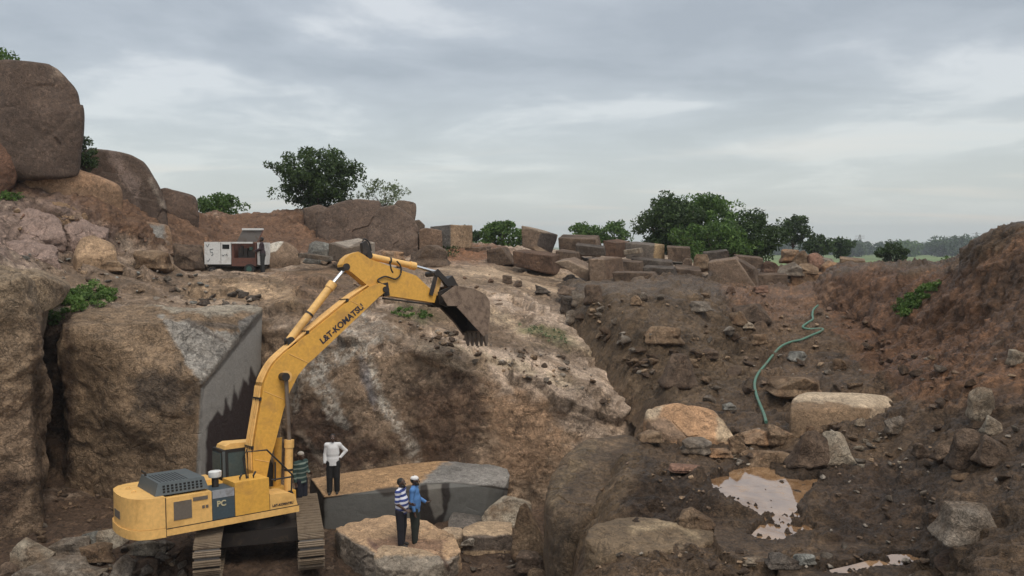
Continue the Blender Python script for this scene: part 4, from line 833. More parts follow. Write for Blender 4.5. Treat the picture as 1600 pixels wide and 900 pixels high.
# quarry floor rocks, left
LF = [(22, 838, 88, 884, 'pale', 'large tan faced broken block in the rubble at lower left'), (82, 834, 140, 868, 'grey', 'grey split block right of the large tan one in the rubble'), (152, 822, 196, 852, 'pale', 'pale grey slab standing up just left under the excavator tail'),
 (28, 868, 128, 912, 'grey', 'long flat slab at the bottom left edge'), (98, 880, 160, 912, 'grey', 'grey flat stone at the bottom edge left'), (128, 848, 172, 880, 'tan', 'yellowish wedge stone in the middle of the rubble'), (176, 866, 212, 898, 'grey', 'grey stone near the bottom, left of the near track'),
 (204, 840, 246, 864, 'pale', 'pale rough stone in the shade of the excavator tail'), (132, 826, 158, 848, 'blue', 'bluish dark stone behind the yellowish wedge'), (-6, 876, 30, 905, 'brown', 'brown stone at the bottom left corner'), (246, 842, 270, 858, 'grey', 'small grey stone under the excavator tail'), (212, 868, 250, 894, 'brown', 'brown stone beside the near track')]
for q in LF: boulder(*q[:5], q[5], seed=int(abs(q[0]) * 3 + q[1]), n=40, p=40, boxy=0.8, amp=0.05, nplanes=11)
MF = [(756, 768, 832, 816, 'pale', 'pale boulder at the right end of the long sawn slab'), (800, 784, 852, 866, 'tan', 'upright tan boulder under the mud washed cliff'), (806, 858, 850, 890, 'brown', 'brown boulder at the foot of the upright tan one'),
 (860, 872, 896, 900, 'brown', 'brown stone at the bottom centre under the cliff'), (824, 884, 862, 912, 'tan', 'tan stone cut by the bottom edge near the centre'), (722, 838, 742, 852, 'grey', 'small grey stone between slabs on the pit floor')]
for q in MF: boulder(*q[:5], q[5], D=D_at_z(min(q[3], 900), -8.05) - 0.2 if q[1] < 860 else 17.5, seed=int(q[0] * 3 + q[1]) + 2, n=44, boxy=0.5)
hb([(485, 748, 24.2), (507, 776, 23.1), (616, 760, 24.0), (655, 754, 24.1), (707, 752, 24.1), (765, 758, 24.2), (789, 763, 24.6), (797, 742, 25.2), (784, 715, 26.4), (720, 716, 26.4), (632, 725, 26.2), (545, 738, 25.6), (507, 836, 23.1), (755, 812, 24.2), (790, 800, 25), (480, 810, 24.5), (784, 790, 26.5), (545, 800, 26.0)],
   'long sawn slab with orange brown top and dark wet grey front', (0.33, 0.215, 0.125), 221, p=190, amp=0.022, n=130, name='stone_block', sawn=[(480, 740), (506, 778), (616, 762), (655, 756), (700, 753), (765, 760), (800, 766), (800, 860), (480, 860)],
   zones=[('poly', [(640, 770), (690, 725), (720, 708), (810, 708), (810, 775)], 5, (0.17, 0.17, 0.175), 0.95, 6), ('line', [(720, 716), (790, 716)], 2, (0.42, 0.40, 0.37), 0.8, 3),
          ('poly', [(480, 740), (506, 778), (616, 762), (655, 756), (700, 753), (765, 760), (800, 766), (800, 860), (480, 860)], 1.5, (0.100, 0.102, 0.104), 1, 1.5),
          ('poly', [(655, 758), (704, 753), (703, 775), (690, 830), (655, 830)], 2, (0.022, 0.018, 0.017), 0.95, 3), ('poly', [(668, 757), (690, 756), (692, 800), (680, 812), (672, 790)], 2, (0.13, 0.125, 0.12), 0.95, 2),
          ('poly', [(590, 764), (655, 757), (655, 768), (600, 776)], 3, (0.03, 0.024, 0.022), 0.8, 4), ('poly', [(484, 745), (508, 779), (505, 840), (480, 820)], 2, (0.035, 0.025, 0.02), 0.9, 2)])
hb([(700, 812, 23.2), (708, 800, 23.6), (752, 806, 23.8), (757, 824, 23), (720, 826, 22.6), (700, 824, 22.8), (712, 800, 24.4), (755, 810, 24.4), (700, 830, 23.5)], 'dark grey broken slab leaning at the right foot of the long sawn slab', (0.10, 0.09, 0.085), 223, p=40, n=30)
hb([(523, 824, 21.5), (556, 812, 21.9), (612, 804, 22.4), (664, 812, 22.2), (710, 838, 21.0), (720, 860, 20.3), (700, 882, 19.7), (640, 878, 19.55), (590, 872, 19.6), (535, 836, 20.8), (560, 880, 20.4), (640, 905, 19.6), (700, 893, 19.8), (720, 870, 20.4), (700, 850, 22)],
   'broad low boulder with a flat tan top that two men stand on', (0.36, 0.25, 0.165), 225, skirt=-8.5, p=90, amp=0.13, n=120, chip=0.35, name='flat_rock',
   zones=[('poly', [(520, 828), (540, 838), (590, 866), (640, 874), (700, 872), (720, 860), (720, 920), (520, 920)], 3, (0.16, 0.14, 0.125), 0.95, 4), ('poly', [(580, 842), (700, 838), (690, 866), (600, 862)], 5, (0.15, 0.09, 0.07), 0.7, 7), ('line', [(575, 842), (600, 872)], 3, (0.09, 0.05, 0.05), 0.7, 3),
          ('line', [(688, 866), (702, 890)], 4, (0.05, 0.03, 0.025), 0.9, 3)])
hb([(586, 864, 19.2), (600, 856, 19.8), (660, 854, 19.9), (682, 866, 19.4), (690, 880, 19.0), (660, 892, 18.8), (600, 890, 18.8), (584, 880, 19), (650, 910, 19.0), (620, 860, 20.4), (690, 880, 20)],
   'smaller grey tan slab in front of the broad boulder the two men stand on', (0.32, 0.24, 0.17), 227, skirt=-8.6, p=90, amp=0.14, n=70, chip=0.3, name='flat_rock', zones=[('poly', [(580, 872), (700, 868), (700, 920), (580, 920)], 3, (0.20, 0.18, 0.16), 0.9, 5)])
hb([(722, 826, 22.0), (750, 814, 22.8), (800, 816, 22.8), (802, 834, 22.0), (760, 840, 21.6), (724, 836, 21.6), (730, 850, 21.8), (800, 850, 22.2), (800, 820, 23.4), (730, 822, 23)], 'flat slab with a pale tan top right of the two men', (0.36, 0.27, 0.19), 229, skirt=-8.5, p=40, n=50, name='flat_rock', zones=[('poly', [(720, 838), (802, 836), (802, 860), (720, 860)], 2, (0.09, 0.075, 0.07), 0.9, 2)])
hb([(688, 828, 22.0), (700, 822, 22.6), (722, 824, 22.6), (728, 838, 22.0), (700, 844, 21.6), (690, 850, 21.8), (724, 852, 22), (700, 824, 23)], 'small pale slab touching the tan topped slab', (0.35, 0.27, 0.20), 231, skirt=-8.5, p=30, n=30, name='flat_rock')

# loose stones: one mesh per variant, every stone an object of its own
def stone_variant(seed, n=10, p=14):
    R_ = random.Random(seed); P = []
    for k in range(12):
        v = Vector((R_.gauss(0, 1), R_.gauss(0, 1), R_.gauss(0, 1))).normalized(); P.append(np.array(v) * R_.uniform(0.75, 1.1) * np.array([1, 0.8, 0.6]))
    V, Q, c = hull_rock(P, n, p, 0.12, 1.0, seed)
    return V, Q
VAR = [stone_variant(300 + k) for k in range(7)]
SCAT = []
def scatter(region, num, smin, smax, colors, label, group, seed, sink=0.35, pw=2.0):
    R_ = random.Random(seed); xs = [p[0] for p in region]; ys = [p[1] for p in region]; k = 0; tries = 0
    while k < num and tries < num * 30:
        tries += 1
        x, y = R_.uniform(min(xs), max(xs)), R_.uniform(min(ys), max(ys))
        if poly_sd(np.array([float(x)]), np.array([float(y)]), region)[0] > 0: continue
        D = gD(x, y)
        if D > 100: continue
        if min(poly_sd(np.array([float(x)]), np.array([float(y)]), PUD)[0], 99) < 2: continue
        P = at(x, y, D); s = smin + (smax - smin) * R_.random() ** pw
        SCAT.append((s / D, R_.randrange(7), R_.choice(colors), (P[0], P[1], P[2] + s * (0.28 - sink)), (s * R_.uniform(0.8, 1.2), s * R_.uniform(0.8, 1.2), s * R_.uniform(0.7, 1.1)), (R_.uniform(-0.5, 0.5), R_.uniform(-0.5, 0.5), R_.uniform(0, 6.3)), label, group)); k += 1
def finish_scatter(top=255):
    SCAT.sort(key=lambda q: -q[0]); cache = {}; VV, QQ, CC, off = [], [], [], 0
    for i, (_, v, c, loc, scl, rot, label, group) in enumerate(SCAT):
        if i < top:
            if (v, c) not in cache:
                cache[(v, c)] = np_mesh('stone', *VAR[v]); cache[(v, c)].materials.append(M['r_' + c])
            o = link('stone', cache[(v, c)], None, None, loc, rot); o.scale = scl; tag(o, label, 'stone', group)
        else:
            mt = np.array(Matrix.LocRotScale(Vector(loc), Euler(rot), Vector(scl))); P = VAR[v][0] @ mt[:3, :3].T + mt[:3, 3]
            VV.append(P); QQ.append(VAR[v][1] + off); off += len(P); CC.append(np.tile(np.array(ROCKC[c][0]) * 0.85, (len(P), 1)))
    if VV: link('rubble', np_mesh('rubble', np.concatenate(VV), np.concatenate(QQ), True, np.concatenate(CC)), M['paintrock'])['kind'] = 'stuff'
scatter([(0, 815), (290, 835), (290, 898), (0, 898)], 90, 0.10, 0.36, ['grey', 'pale', 'grey', 'tan', 'brown'], 'loose broken stone in the rubble left of the excavator', 'rubble left of the excavator', 1)
scatter([(60, 395), (320, 425), (330, 475), (180, 468), (110, 440), (30, 400)], 70, 0.08, 0.28, ['grey', 'tan', 'brown', 'blue'], 'small loose stone on the stony shelf between grass and compressor', 'stones on the stony shelf', 2)
scatter([(310, 455), (405, 455), (415, 478), (320, 478)], 22, 0.15, 0.36, ['darkgrey', 'grey'], 'grey stone on the rim above the sawn rock face', 'stones on the rim', 3)
scatter([(900, 450), (1110, 460), (1200, 600), (1120, 630), (1010, 600)], 60, 0.06, 0.42, ['brown', 'mud', 'tan', 'grey', 'tan'], 'small stone on the dirt heap beside the trench', 'stones on the dirt heap', 4)
scatter([(1180, 470), (1290, 480), (1380, 600), (1220, 620), (1150, 580)], 50, 0.05, 0.28, ['brown', 'tan', 'grey'], 'small stone in the trench', 'stones in the trench', 5)
scatter([(1140, 670), (1400, 660), (1420, 730), (1150, 730)], 90, 0.05, 0.24, ['tan', 'brown', 'pale', 'grey'], 'small stone among the boulders at the trench mouth', 'stones at the trench mouth', 6)
scatter([(1400, 560), (1600, 480), (1600, 780), (1440, 730)], 50, 0.05, 0.30, ['brown', 'mud', 'grey', 'tan'], 'small stone on the face of the right bank', 'stones on the right bank', 7)
scatter([(900, 860), (1450, 850), (1460, 899), (870, 899)], 60, 0.03, 0.14, ['brown', 'tan', 'grey', 'mud'], 'small stone in the mud along the bottom edge', 'stones along the bottom', 8, pw=2.5)
scatter([(900, 700), (1130, 710), (1120, 800), (930, 800)], 50, 0.025, 0.10, ['brown', 'tan', 'mud'], 'little stone in the mud left of the puddle', 'stones left of the puddle', 9, pw=2.5)
scatter([(1280, 720), (1470, 720), (1470, 850), (1300, 850)], 50, 0.03, 0.12, ['mud', 'brown', 'grey'], 'little stone in the mud right of the puddle', 'stones right of the puddle', 10, pw=2.5)
scatter([(470, 800), (520, 830), (520, 890), (500, 890)], 10, 0.06, 0.2, ['brown', 'grey'], 'stone on the pit floor between track and slab', 'stones by the right track', 11)
scatter([(60, 745), (180, 770), (180, 815), (60, 815)], 24, 0.05, 0.2, ['brown', 'mud', 'tan'], 'small stone on the dirt below the wall recess', 'stones below the recess', 12)
scatter([(720, 850), (860, 870), (860, 899), (720, 899)], 24, 0.05, 0.2, ['brown', 'grey', 'mud'], 'stone on the pit floor below the cliff boulder', 'stones below the cliff', 13)
scatter([(440, 400), (760, 420), (800, 480), (600, 470)], 40, 0.06, 0.22, ['redbrown', 'brown', 'tan'], 'small stone on the upper slope around the raised arm', 'stones on the upper slope', 14)
scatter([(620, 500), (900, 560), (980, 640), (900, 610), (700, 560)], 110, 0.05, 0.22, ['tan', 'grey', 'brown'], 'broken stone flake on the bare rock slope', 'flakes on the rock slope', 15)
scatter([(20, 320), (200, 360), (320, 400), (200, 395), (20, 380)], 40, 0.06, 0.25, ['redbrown', 'tan', 'pink'], 'small stone on the purple brown hillside', 'stones on the hillside', 16)
scatter([(885, 470), (940, 530), (1015, 612), (1045, 600), (965, 505), (912, 448)], 45, 0.07, 0.40, ['brown', 'mud', 'grey', 'tan'], 'stone where the dirt heap spills onto the bare rock slope', 'stones along the heap edge', 17)
scatter([(1290, 480), (1400, 590), (1420, 560), (1330, 480)], 40, 0.06, 0.25, ['redbrown', 'brown', 'mud'], 'clod of red brown earth at the foot of the cut bank', 'clods below the bank', 18)
finish_scatter()

# ------------------------------------------------------------------ solid helpers
def bm_obj(name, bm, mat, parent=None, smooth=False, bevel=0.0, seg=2):
    if bevel > 0:
        bmesh.ops.bevel(bm, geom=[e_ for e_ in bm.edges if len(e_.link_faces) == 2 and e_.calc_face_angle(0) > 0.5], offset=bevel, segments=seg, affect='EDGES', profile=0.6, clamp_overlap=True)
    bmesh.ops.recalc_face_normals(bm, faces=bm.faces)
    me = bpy.data.meshes.new(name); bm.to_mesh(me); bm.free()
    if smooth or bevel > 0:
        for f in me.polygons: f.use_smooth = True
        me.set_sharp_from_angle(angle=math.radians(35))
    return link(name, me, mat, parent)
def b_box(bm, lo, hi, M4=None):
    x0, y0, z0 = lo; x1, y1, z1 = hi
    co = [(x0, y0, z0), (x1, y0, z0), (x1, y1, z0), (x0, y1, z0), (x0, y0, z1), (x1, y0, z1), (x1, y1, z1), (x0, y1, z1)]
    v = [bm.verts.new(M4 @ Vector(c) if M4 else c) for c in co]
    for f in ((0, 3, 2, 1), (4, 5, 6, 7), (0, 1, 5, 4), (1, 2, 6, 5), (2, 3, 7, 6), (3, 0, 4, 7)): bm.faces.new([v[i] for i in f])
def b_prism(bm, poly, a, b, axis='y'):
    "extrude a 2D outline along an axis: 'y' takes (x,z), 'z' takes (x,y), 'x' takes (y,z)"
    def P(p, t): return {'y': (p[0], t, p[1]), 'z': (p[0], p[1], t), 'x': (t, p[0], p[1])}[axis]
    v0 = [bm.verts.new(P(p, a)) for p in poly]; v1 = [bm.verts.new(P(p, b)) for p in poly]
    bm.faces.new(v0); bm.faces.new(v1[::-1]); n = len(poly)
    for i in range(n): bm.faces.new((v0[i], v1[i], v1[(i + 1) % n], v0[(i + 1) % n]))
def b_tube(bm, pts, r, seg=10, caps=True):
    pts = [Vector(p) for p in pts]; rs = r if isinstance(r, (list, tuple)) else [r] * len(pts); rings = []
    up = Vector((0, 0, 1))
    for i, p in enumerate(pts):
        t = (pts[min(i + 1, len(pts) - 1)] - pts[max(i - 1, 0)]).normalized()
        a = t.cross(up if abs(t.z) < 0.95 else Vector((1, 0, 0))).normalized(); b = t.cross(a)
        rings.append([bm.verts.new(p + (a * math.cos(q) + b * math.sin(q)) * rs[i]) for q in [2 * math.pi * k / seg for k in range(seg)]])
    for A, B in zip(rings[:-1], rings[1:]):
        for k in range(seg): bm.faces.new((A[k], A[(k + 1) % seg], B[(k + 1) % seg], B[k]))
    if caps: bm.faces.new(rings[0]); bm.faces.new(rings[-1][::-1])
def smooth_path(pts, n=6):
    P = [Vector(p) for p in pts]; out = []
    for i in range(len(P) - 1):
        p0, p1, p2, p3 = P[max(i - 1, 0)], P[i], P[i + 1], P[min(i + 2, len(P) - 1)]
        for k in range(n):
            t = k / n; out.append(0.5 * ((2 * p1) + (p2 - p0) * t + (2 * p0 - 5 * p1 + 4 * p2 - p3) * t * t + (3 * p1 - p0 - 3 * p2 + p3) * t ** 3))
    return out + [P[-1]]

# ------------------------------------------------------------------ excavator
EXS = 0.86
ex = empty('excavator'); tag(ex, 'yellow tracked excavator with raised boom and earthy bucket beside the rock wall', 'excavator')
_yaw, _pit, _rol = 0.652, -0.017, -0.088
_R = np.array(Matrix.Rotation(_yaw, 3, 'Z') @ Matrix(((math.cos(_pit), 0, -math.sin(_pit)), (0, 1, 0), (math.sin(_pit), 0, math.cos(_pit)))) @ Matrix(((1, 0, 0), (0, math.cos(_rol), -math.sin(_rol)), (0, math.sin(_rol), math.cos(_rol)))))
_T = np.array([-7.112, 21.012, -7.878])
HM = Matrix.Translation(Vector(_T)) @ Matrix(_R.tolist()).to_4x4()
def house(o, keep=True):
    "upper works turn with the slewing ring: set the pose of a part built in the machine's own axes"
    o.data.transform(Matrix.Diagonal((EXS, EXS, EXS, 1))); o.data.transform(HM); return o
def inpl(px, py, y0):
    d = at(px, py, 1.0); n = _R[:, 1]; s = (n @ _T + y0 * EXS) / (n @ d)
    q = _R.T @ (d * s - _T) / EXS; return (float(q[0]), float(q[2]))
def hpart(name, bm, mat, bevel=0.0, parent=None, smooth=False, seg=2):
    return house(bm_obj(name, bm, mat, parent or ex, smooth, bevel, seg))
xs = -2.476; SD = 1.506
# counterweight: rounded plan
cwp = [(xs, -SD), (xs - 0.35, -SD + 0.04), (xs - 0.62, -SD + 0.20), (xs - 0.80, -SD + 0.55), (xs - 0.88, -0.5), (xs - 0.90, 0), (xs - 0.88, 0.5), (xs - 0.80, SD - 0.55), (xs - 0.62, SD - 0.2), (xs - 0.35, SD - 0.04), (xs, SD)]
bm = bmesh.new(); b_prism(bm, cwp, 1.37, 2.20, 'z'); cw = hpart('counterweight', bm, M['yellow2'], 0.11, seg=4)
bm = bmesh.new(); b_prism(bm, [(p[0] if i in (0, 10) else p[0] * 1.012 - 0.0, p[1] * 1.01) for i, p in enumerate(cwp)], 1.12, 1.36, 'z'); hpart('counterweight_skirt', bm, M['yellow2'], 0.05, cw)
bm = bmesh.new()
for (x, y) in ((xs - 0.5, -0.2), (xs - 0.5, 0.5)):
    ring = [(x + 0.055 * math.cos(a), y, 2.215 + 0.055 * math.sin(a)) for a in np.linspace(0, math.pi, 8)]; b_tube(bm, ring, 0.014, 6)
hpart('lifting_eye', bm, M['yellow2'], 0, cw)
bm = bmesh.new(); b_box(bm, (xs - 0.908, -0.30, 1.55), (xs - 0.86, 0.32, 1.76)); hpart('badge', bm, M['panelgrey'], 0.01, cw)
# frame skirt, side bodies
bm = bmesh.new(); b_box(bm, (xs + 0.02, -SD, 1.14), (1.31, SD, 1.325)); hpart('frame', bm, M['yellow2'], 0.05, seg=3)
bm = bmesh.new(); b_box(bm, (xs + 0.02, -SD + 0.03, 1.33), (-1.232, -0.45, 2.15)); side = hpart('engine_cover', bm, M['yellow2'], 0.05)
bm = bmesh.new(); b_box(bm, (xs + 0.22, -SD + 0.012, 1.52), (-1.78, -SD + 0.04, 2.02)); hpart('vent', bm, M['panelgrey'], 0.008, side)
bm = bmesh.new(); b_box(bm, (-1.74, -SD + 0.012, 1.96), (-1.34, -SD + 0.04, 2.06)); hpart('vent', bm, M['panelgrey'], 0.008, side)
bm = bmesh.new(); b_box(bm, (-1.50, -SD + 0.016, 1.72), (-1.43, -SD + 0.04, 1.80)); b_box(bm, (-1.40, -SD + 0.016, 1.72), (-1.33, -SD + 0.04, 1.80)); hpart('latch', bm, M['steel'], 0.005, side)
bm = bmesh.new(); b_box(bm, (-1.222, -SD + 0.028, 1.335), (-0.592, -0.5, 2.14)); pan = hpart('side_panel', bm, M['panelblue'], 0.03)
pan['label'] = 'dark blue grey panel with pale PC lettering'
bm = bmesh.new(); b_box(bm, (-1.21, -SD + 0.018, 1.93), (-0.60, -SD + 0.05, 2.155)); hpart('stripe', bm, M['panellight'], 0.01, pan)
bm = bmesh.new(); b_box(bm, (-0.582, -SD + 0.02, 1.335), (0.42, -0.42, 2.28)); hpart('fuel_tank', bm, M['yellow'], 0.12, seg=4)
bm = bmesh.new(); b_prism(bm, [(0.43, 1.335), (1.28, 1.335), (1.20, 1.66), (1.02, 1.74), (0.43, 1.78)], -SD + 0.03, -0.55, 'y'); tb = hpart('toolbox', bm, M['yellow2'], 0.04)
bm = bmesh.new(); b_box(bm, (xs + 0.05, 0.45, 1.33), (-0.5, SD - 0.03, 2.12)); hpart('pump_cover', bm, M['yellow2'], 0.05)
bm = bmesh.new(); b_box(bm, (xs + 0.03, -0.5, 1.33), (-0.4, 0.5, 2.08)); hpart('deck', bm, M['yellow'], 0.03)
bm = bmesh.new(); b_box(bm, (-0.4, -0.42, 1.33), (1.15, 0.4, 1.45)); hpart('boom_bracket', bm, M['dkmetal'], 0.02)
bm = bmesh.new(); b_box(bm, (-0.15, -0.41, 1.40), (0.75, -0.30, 2.05)); b_box(bm, (-0.15, 0.30, 1.40), (0.75, 0.41, 2.05)); hpart('boom_bracket', bm, M['yellow'], 0.03)
bm = bmesh.new(); b_box(bm, (xs - 0.02, -SD - 0.004, 1.322), (1.30, -SD + 0.05, 1.338)); hpart('panel_gap', bm, M['hole'])
bm = bmesh.new(); b_box(bm, (xs - 0.004, -SD - 0.006, 1.13), (xs + 0.016, -SD + 0.3, 2.17)); hpart('panel_gap', bm, M['hole'])
bm = bmesh.new(); b_box(bm, (0.417, -SD + 0.02, 1.34), (0.432, -0.6, 1.80)); hpart('panel_gap', bm, M['hole'])
# engine hood with its grille
hd0, hd1, hy0, hy1 = xs - 0.20, -1.24, -1.27, 0.72
bm = bmesh.new()
lo_ = [(hd0, hy0), (hd1, hy0), (hd1, hy1), (hd0, hy1)]; hi_ = [(hd0 + 0.10, hy0 + 0.08), (hd1 - 0.10, hy0 + 0.08), (hd1 - 0.10, hy1 - 0.08), (hd0 + 0.10, hy1 - 0.08)]
v0 = [bm.verts.new((x, y, 2.205)) for x, y in lo_]; v1 = [bm.verts.new((x, y, 2.54)) for x, y in hi_]
bm.faces.new(v0[::-1]); bm.faces.new(v1)
for i in range(4): bm.faces.new((v0[i], v0[(i + 1) % 4], v1[(i + 1) % 4], v1[i]))
hood = hpart('engine_hood', bm, M['hood'], 0.05, seg=3)
bm = bmesh.new()
for r_ in range(3):
    for k in range(10):
        cx_ = hd0 + 0.24 + k * (hd1 - hd0 - 0.44) / 9.0; t_ = 0.25 + 0.22 * r_
        yy = hy0 + 0.08 * t_; zz = 2.205 + 0.335 * t_
        b_box(bm, (cx_ - 0.030, yy - 0.012, zz - 0.026), (cx_ + 0.030, yy + 0.03, zz + 0.026))
hpart('grille', bm, M['hole'], 0, hood)
bm = bmesh.new()
for i in range(9):
    for j in range(12):
        cx_ = hd0 + 0.2 + i * 0.088; cy_ = hy0 + 0.2 + j * 0.115
        b_box(bm, (cx_ - 0.022, cy_ - 0.03, 2.538), (cx_ + 0.022, cy_ + 0.03, 2.544))
hpart('grille', bm, M['hole'], 0, hood)
bm = bmesh.new(); b_tube(bm, [(-0.93, -0.85, 2.1), (-0.93, -0.85, 2.42)], 0.10, 12); b_tube(bm, [(-0.93, -0.72, 2.1), (-0.90, -0.60, 2.35)], 0.05, 8); pc_ = hpart('air_intake', bm, M['dkmetal'], 0, smooth=False)
bm = bmesh.new(); b_tube(bm, [(-0.93, -0.85, 2.42), (-0.93, -0.85, 2.46), (-0.93, -0.85, 2.58), (-0.93, -0.85, 2.60)], [0.17, 0.185, 0.185, 0.15], 18); hpart('air_intake_cap', bm, M['white'], 0, pc_, True)
bm = bmesh.new(); b_tube(bm, [(hd0 + 0.15, 0.3, 2.45), (hd0 + 0.12, 0.3, 2.62), (hd0 + 0.02, 0.3, 2.70)], 0.035, 8); hpart('exhaust_pipe', bm, M['dkmetal'])
# cab
cx0, cx1, cy0, cy1 = -0.30, 1.35, 0.50, 1.46
bm = bmesh.new(); b_prism(bm, [(cx0, 1.33), (cx1, 1.33), (cx1 + 0.05, 2.1), (cx1 - 0.35, 2.95), (cx0 + 0.02, 2.95)], cy0, cy1, 'y'); cab = hpart('cab', bm, M['black'], 0.05, seg=3)
bm = bmesh.new(); b_prism(bm, [(cx0 + 0.10, 2.93), (cx1 - 0.36, 2.94), (cx1 - 0.50, 3.08), (cx0 + 0.30, 3.12), (cx0 + 0.14, 3.05)], cy0 + 0.04, cy1 - 0.12, 'y'); hpart('roof', bm, M['yellow2'], 0.08, cab, seg=4)
bm = bmesh.new(); b_box(bm, (cx0 - 0.012, cy0 + 0.10, 2.12), (cx0 + 0.03, cy1 - 0.08, 2.84)); hpart('rear_window', bm, M['glass'], 0.01, cab)
bm = bmesh.new(); b_box(bm, (cx0 + 0.2, cy0 - 0.012, 2.05), (cx1 - 0.5, cy0 + 0.03, 2.84)); hpart('side_window', bm, M['glass'], 0.01, cab)
bm = bmesh.new(); b_box(bm, (cx0 + 0.02, cy0 - 0.03, 1.4), (cx0 + 0.10, cy0 + 0.02, 2.9)); b_box(bm, (cx0 + 0.75, cy0 - 0.03, 1.4), (cx0 + 0.80, cy0 + 0.02, 2.9)); hpart('window_frame', bm, M['hood'], 0.01, cab)
# boom
YB = -0.31
def pxpoly(pp, y=YB): return [inpl(a, b, y) for a, b in pp]
BOOM = [(402, 770), (396, 740), (395, 715), (397, 696), (403, 660), (409, 624), (413, 599), (420, 583), (429, 568), (443, 553), (459, 541), (483, 521), (545, 471), (578, 448), (593, 442), (603, 446), (604, 455), (592, 464), (567, 488), (493, 558), (480, 569), (466, 586), (453, 612), (443, 641), (429, 696), (421, 722), (416, 750), (413, 770)]
bm = bmesh.new(); b_prism(bm, pxpoly(BOOM), YB, -YB, 'y'); boom = hpart('boom', bm, M['yellow'], 0.025)
# flange strips and hydraulic pipes along the back of the boom
BK = [(399, 735), (398, 700), (404, 660), (410, 624), (414, 599), (430, 568), (459, 541), (483, 521), (545, 471), (578, 448)]
bk = pxpoly(BK)
def offs(poly, d):
    out = []
    for i, p in enumerate(poly):
        a = np.array(poly[max(i - 1, 0)]); b = np.array(poly[min(i + 1, len(poly) - 1)]); t = b - a; t = t / np.linalg.norm(t)
        out.append((p[0] - t[1] * d, p[1] + t[0] * d))
    return out
for yy in (-0.2, -0.05, 0.1, 0.22):
    bm = bmesh.new(); b_tube(bm, smooth_path([(x, yy, z) for x, z in offs(bk, 0.07)], 5), 0.032, 8); hpart('hydraulic_pipe', bm, M['yellow2'], 0, boom, True)
for k in (1, 3, 7, 8):
    x, z = offs(bk, 0.06)[k]; bm = bmesh.new(); b_box(bm, (x - 0.04, -0.30, z - 0.05), (x + 0.04, 0.30, z + 0.05)); hpart('pipe_clamp', bm, M['dkmetal'], 0.01, boom)
def pin(px, py, y0, y1, r, mat='dkmetal', par=None, nm='pin'):
    x, z = inpl(px, py, y0); bm = bmesh.new(); b_tube(bm, [(x, y0, z), (x, y1, z)], r, 16); return hpart(nm, bm, M[mat], 0, par or ex)
pin(447, 589, -0.62, 0.62, 0.13, par=boom); pin(447, 589, YB - 0.012, YB + 0.02, 0.20, 'yellow2', boom, 'boss')
pin(603, 452, -0.36, 0.36, 0.10, par=boom)
# weld seams on the boom side
for a, b in (((412, 611), (444, 624)), ((452, 553), (482, 567)), ((398, 718), (421, 722)), ((548, 470), (572, 482))):
    (x0, z0), (x1, z1) = inpl(*a, YB), inpl(*b, YB); bm = bmesh.new(); b_tube(bm, [(x0, YB - 0.004, z0), (x1, YB - 0.004, z1)], 0.011, 6); hpart('weld_seam', bm, M['yellow2'], 0, boom)
# arm
ARM = [(535, 413), (539, 404), (547.5, 397), (560, 393), (570, 399), (577, 404), (651, 431), (674, 453), (682, 462), (679, 473), (613, 463), (600, 463), (588, 455), (573, 445), (560, 434), (549, 425), (543, 422), (536, 419)]
bm = bmesh.new(); b_prism(bm, pxpoly(ARM, -0.2), -0.2, 0.2, 'y'); arm = hpart('arm', bm, M['yellow'], 0.025)
pin(542, 417, -0.26, 0.26, 0.12, par=arm); pin(602, 453, -0.30, 0.30, 0.16, par=arm, nm='boss')
bm = bmesh.new(); b_prism(bm, pxpoly([(597, 443), (606, 441), (609, 462), (600, 463)], -0.26), -0.27, 0.27, 'y'); hpart('bracket', bm, M['dkmetal'], 0.02, arm)
bm = bmesh.new(); (x, z) = inpl(598, 466, -0.2); (x2, z2) = inpl(676, 476, -0.2); b_tube(bm, [(x, -0.18, z), (x2, -0.18, z2)], 0.03, 8); hpart('lower_edge', bm, M['dkmetal'], 0, arm)
bm = bmesh.new(); b_prism(bm, pxpoly([(564, 380), (571, 376), (580, 398), (566, 400)], 0), -0.09, 0.09, 'y'); hpart('bracket', bm, M['dkmetal'], 0.02, arm)
# cylinders
def cyl(nm, a, m, b, y, r, rr, rodm='chrome'):
    A, B_, C_ = [inpl(*q, y) for q in (a, m, b)]
    bm = bmesh.new(); b_tube(bm, [(A[0], y, A[1]), (B_[0], y, B_[1])], r, 18); c_ = hpart(nm, bm, M['yellow2'], 0.0, None, True)
    u = Vector((B_[0] - A[0], 0, B_[1] - A[1])).normalized(); e_ = Vector((B_[0], y, B_[1]))
    bm = bmesh.new(); b_tube(bm, [e_ - u * 0.22, e_ + u * 0.02], r * 1.22, 18); hpart('gland', bm, M['yellow2'], 0.0, c_, True)
    bm = bmesh.new(); b_tube(bm, [e_ - u * 0.05, Vector((C_[0], y, C_[1]))], rr, 14); hpart('rod', bm, M[rodm], 0, c_, True)
    mid = Vector((A[0], y, A[1])) + u * (e_ - Vector((A[0], y, A[1]))).length * 0.45
    bm = bmesh.new(); b_tube(bm, [mid - u * 0.03, mid + u * 0.03], r * 1.15, 18); hpart('clamp', bm, M['dkmetal'], 0, c_)
    bm = bmesh.new(); b_tube(bm, [(A[0], y - r * 1.3, A[1]), (A[0], y + r * 1.3, A[1])], r * 0.9, 14); hpart('pin', bm, M['dkmetal'], 0, c_)
    return c_
cyl('arm_cylinder', (452, 532), (520, 443), (542, 417), 0.0, 0.13, 0.068)
cyl('bucket_cylinder', (575, 400), (648, 416), (684, 426), 0.0, 0.115, 0.062)
bc = cyl('boom_cylinder', (450, 771), (452, 688), (447, 590), -0.46, 0.125, 0.065, 'steel'); bc['label'] = 'boom cylinder in front of the house'
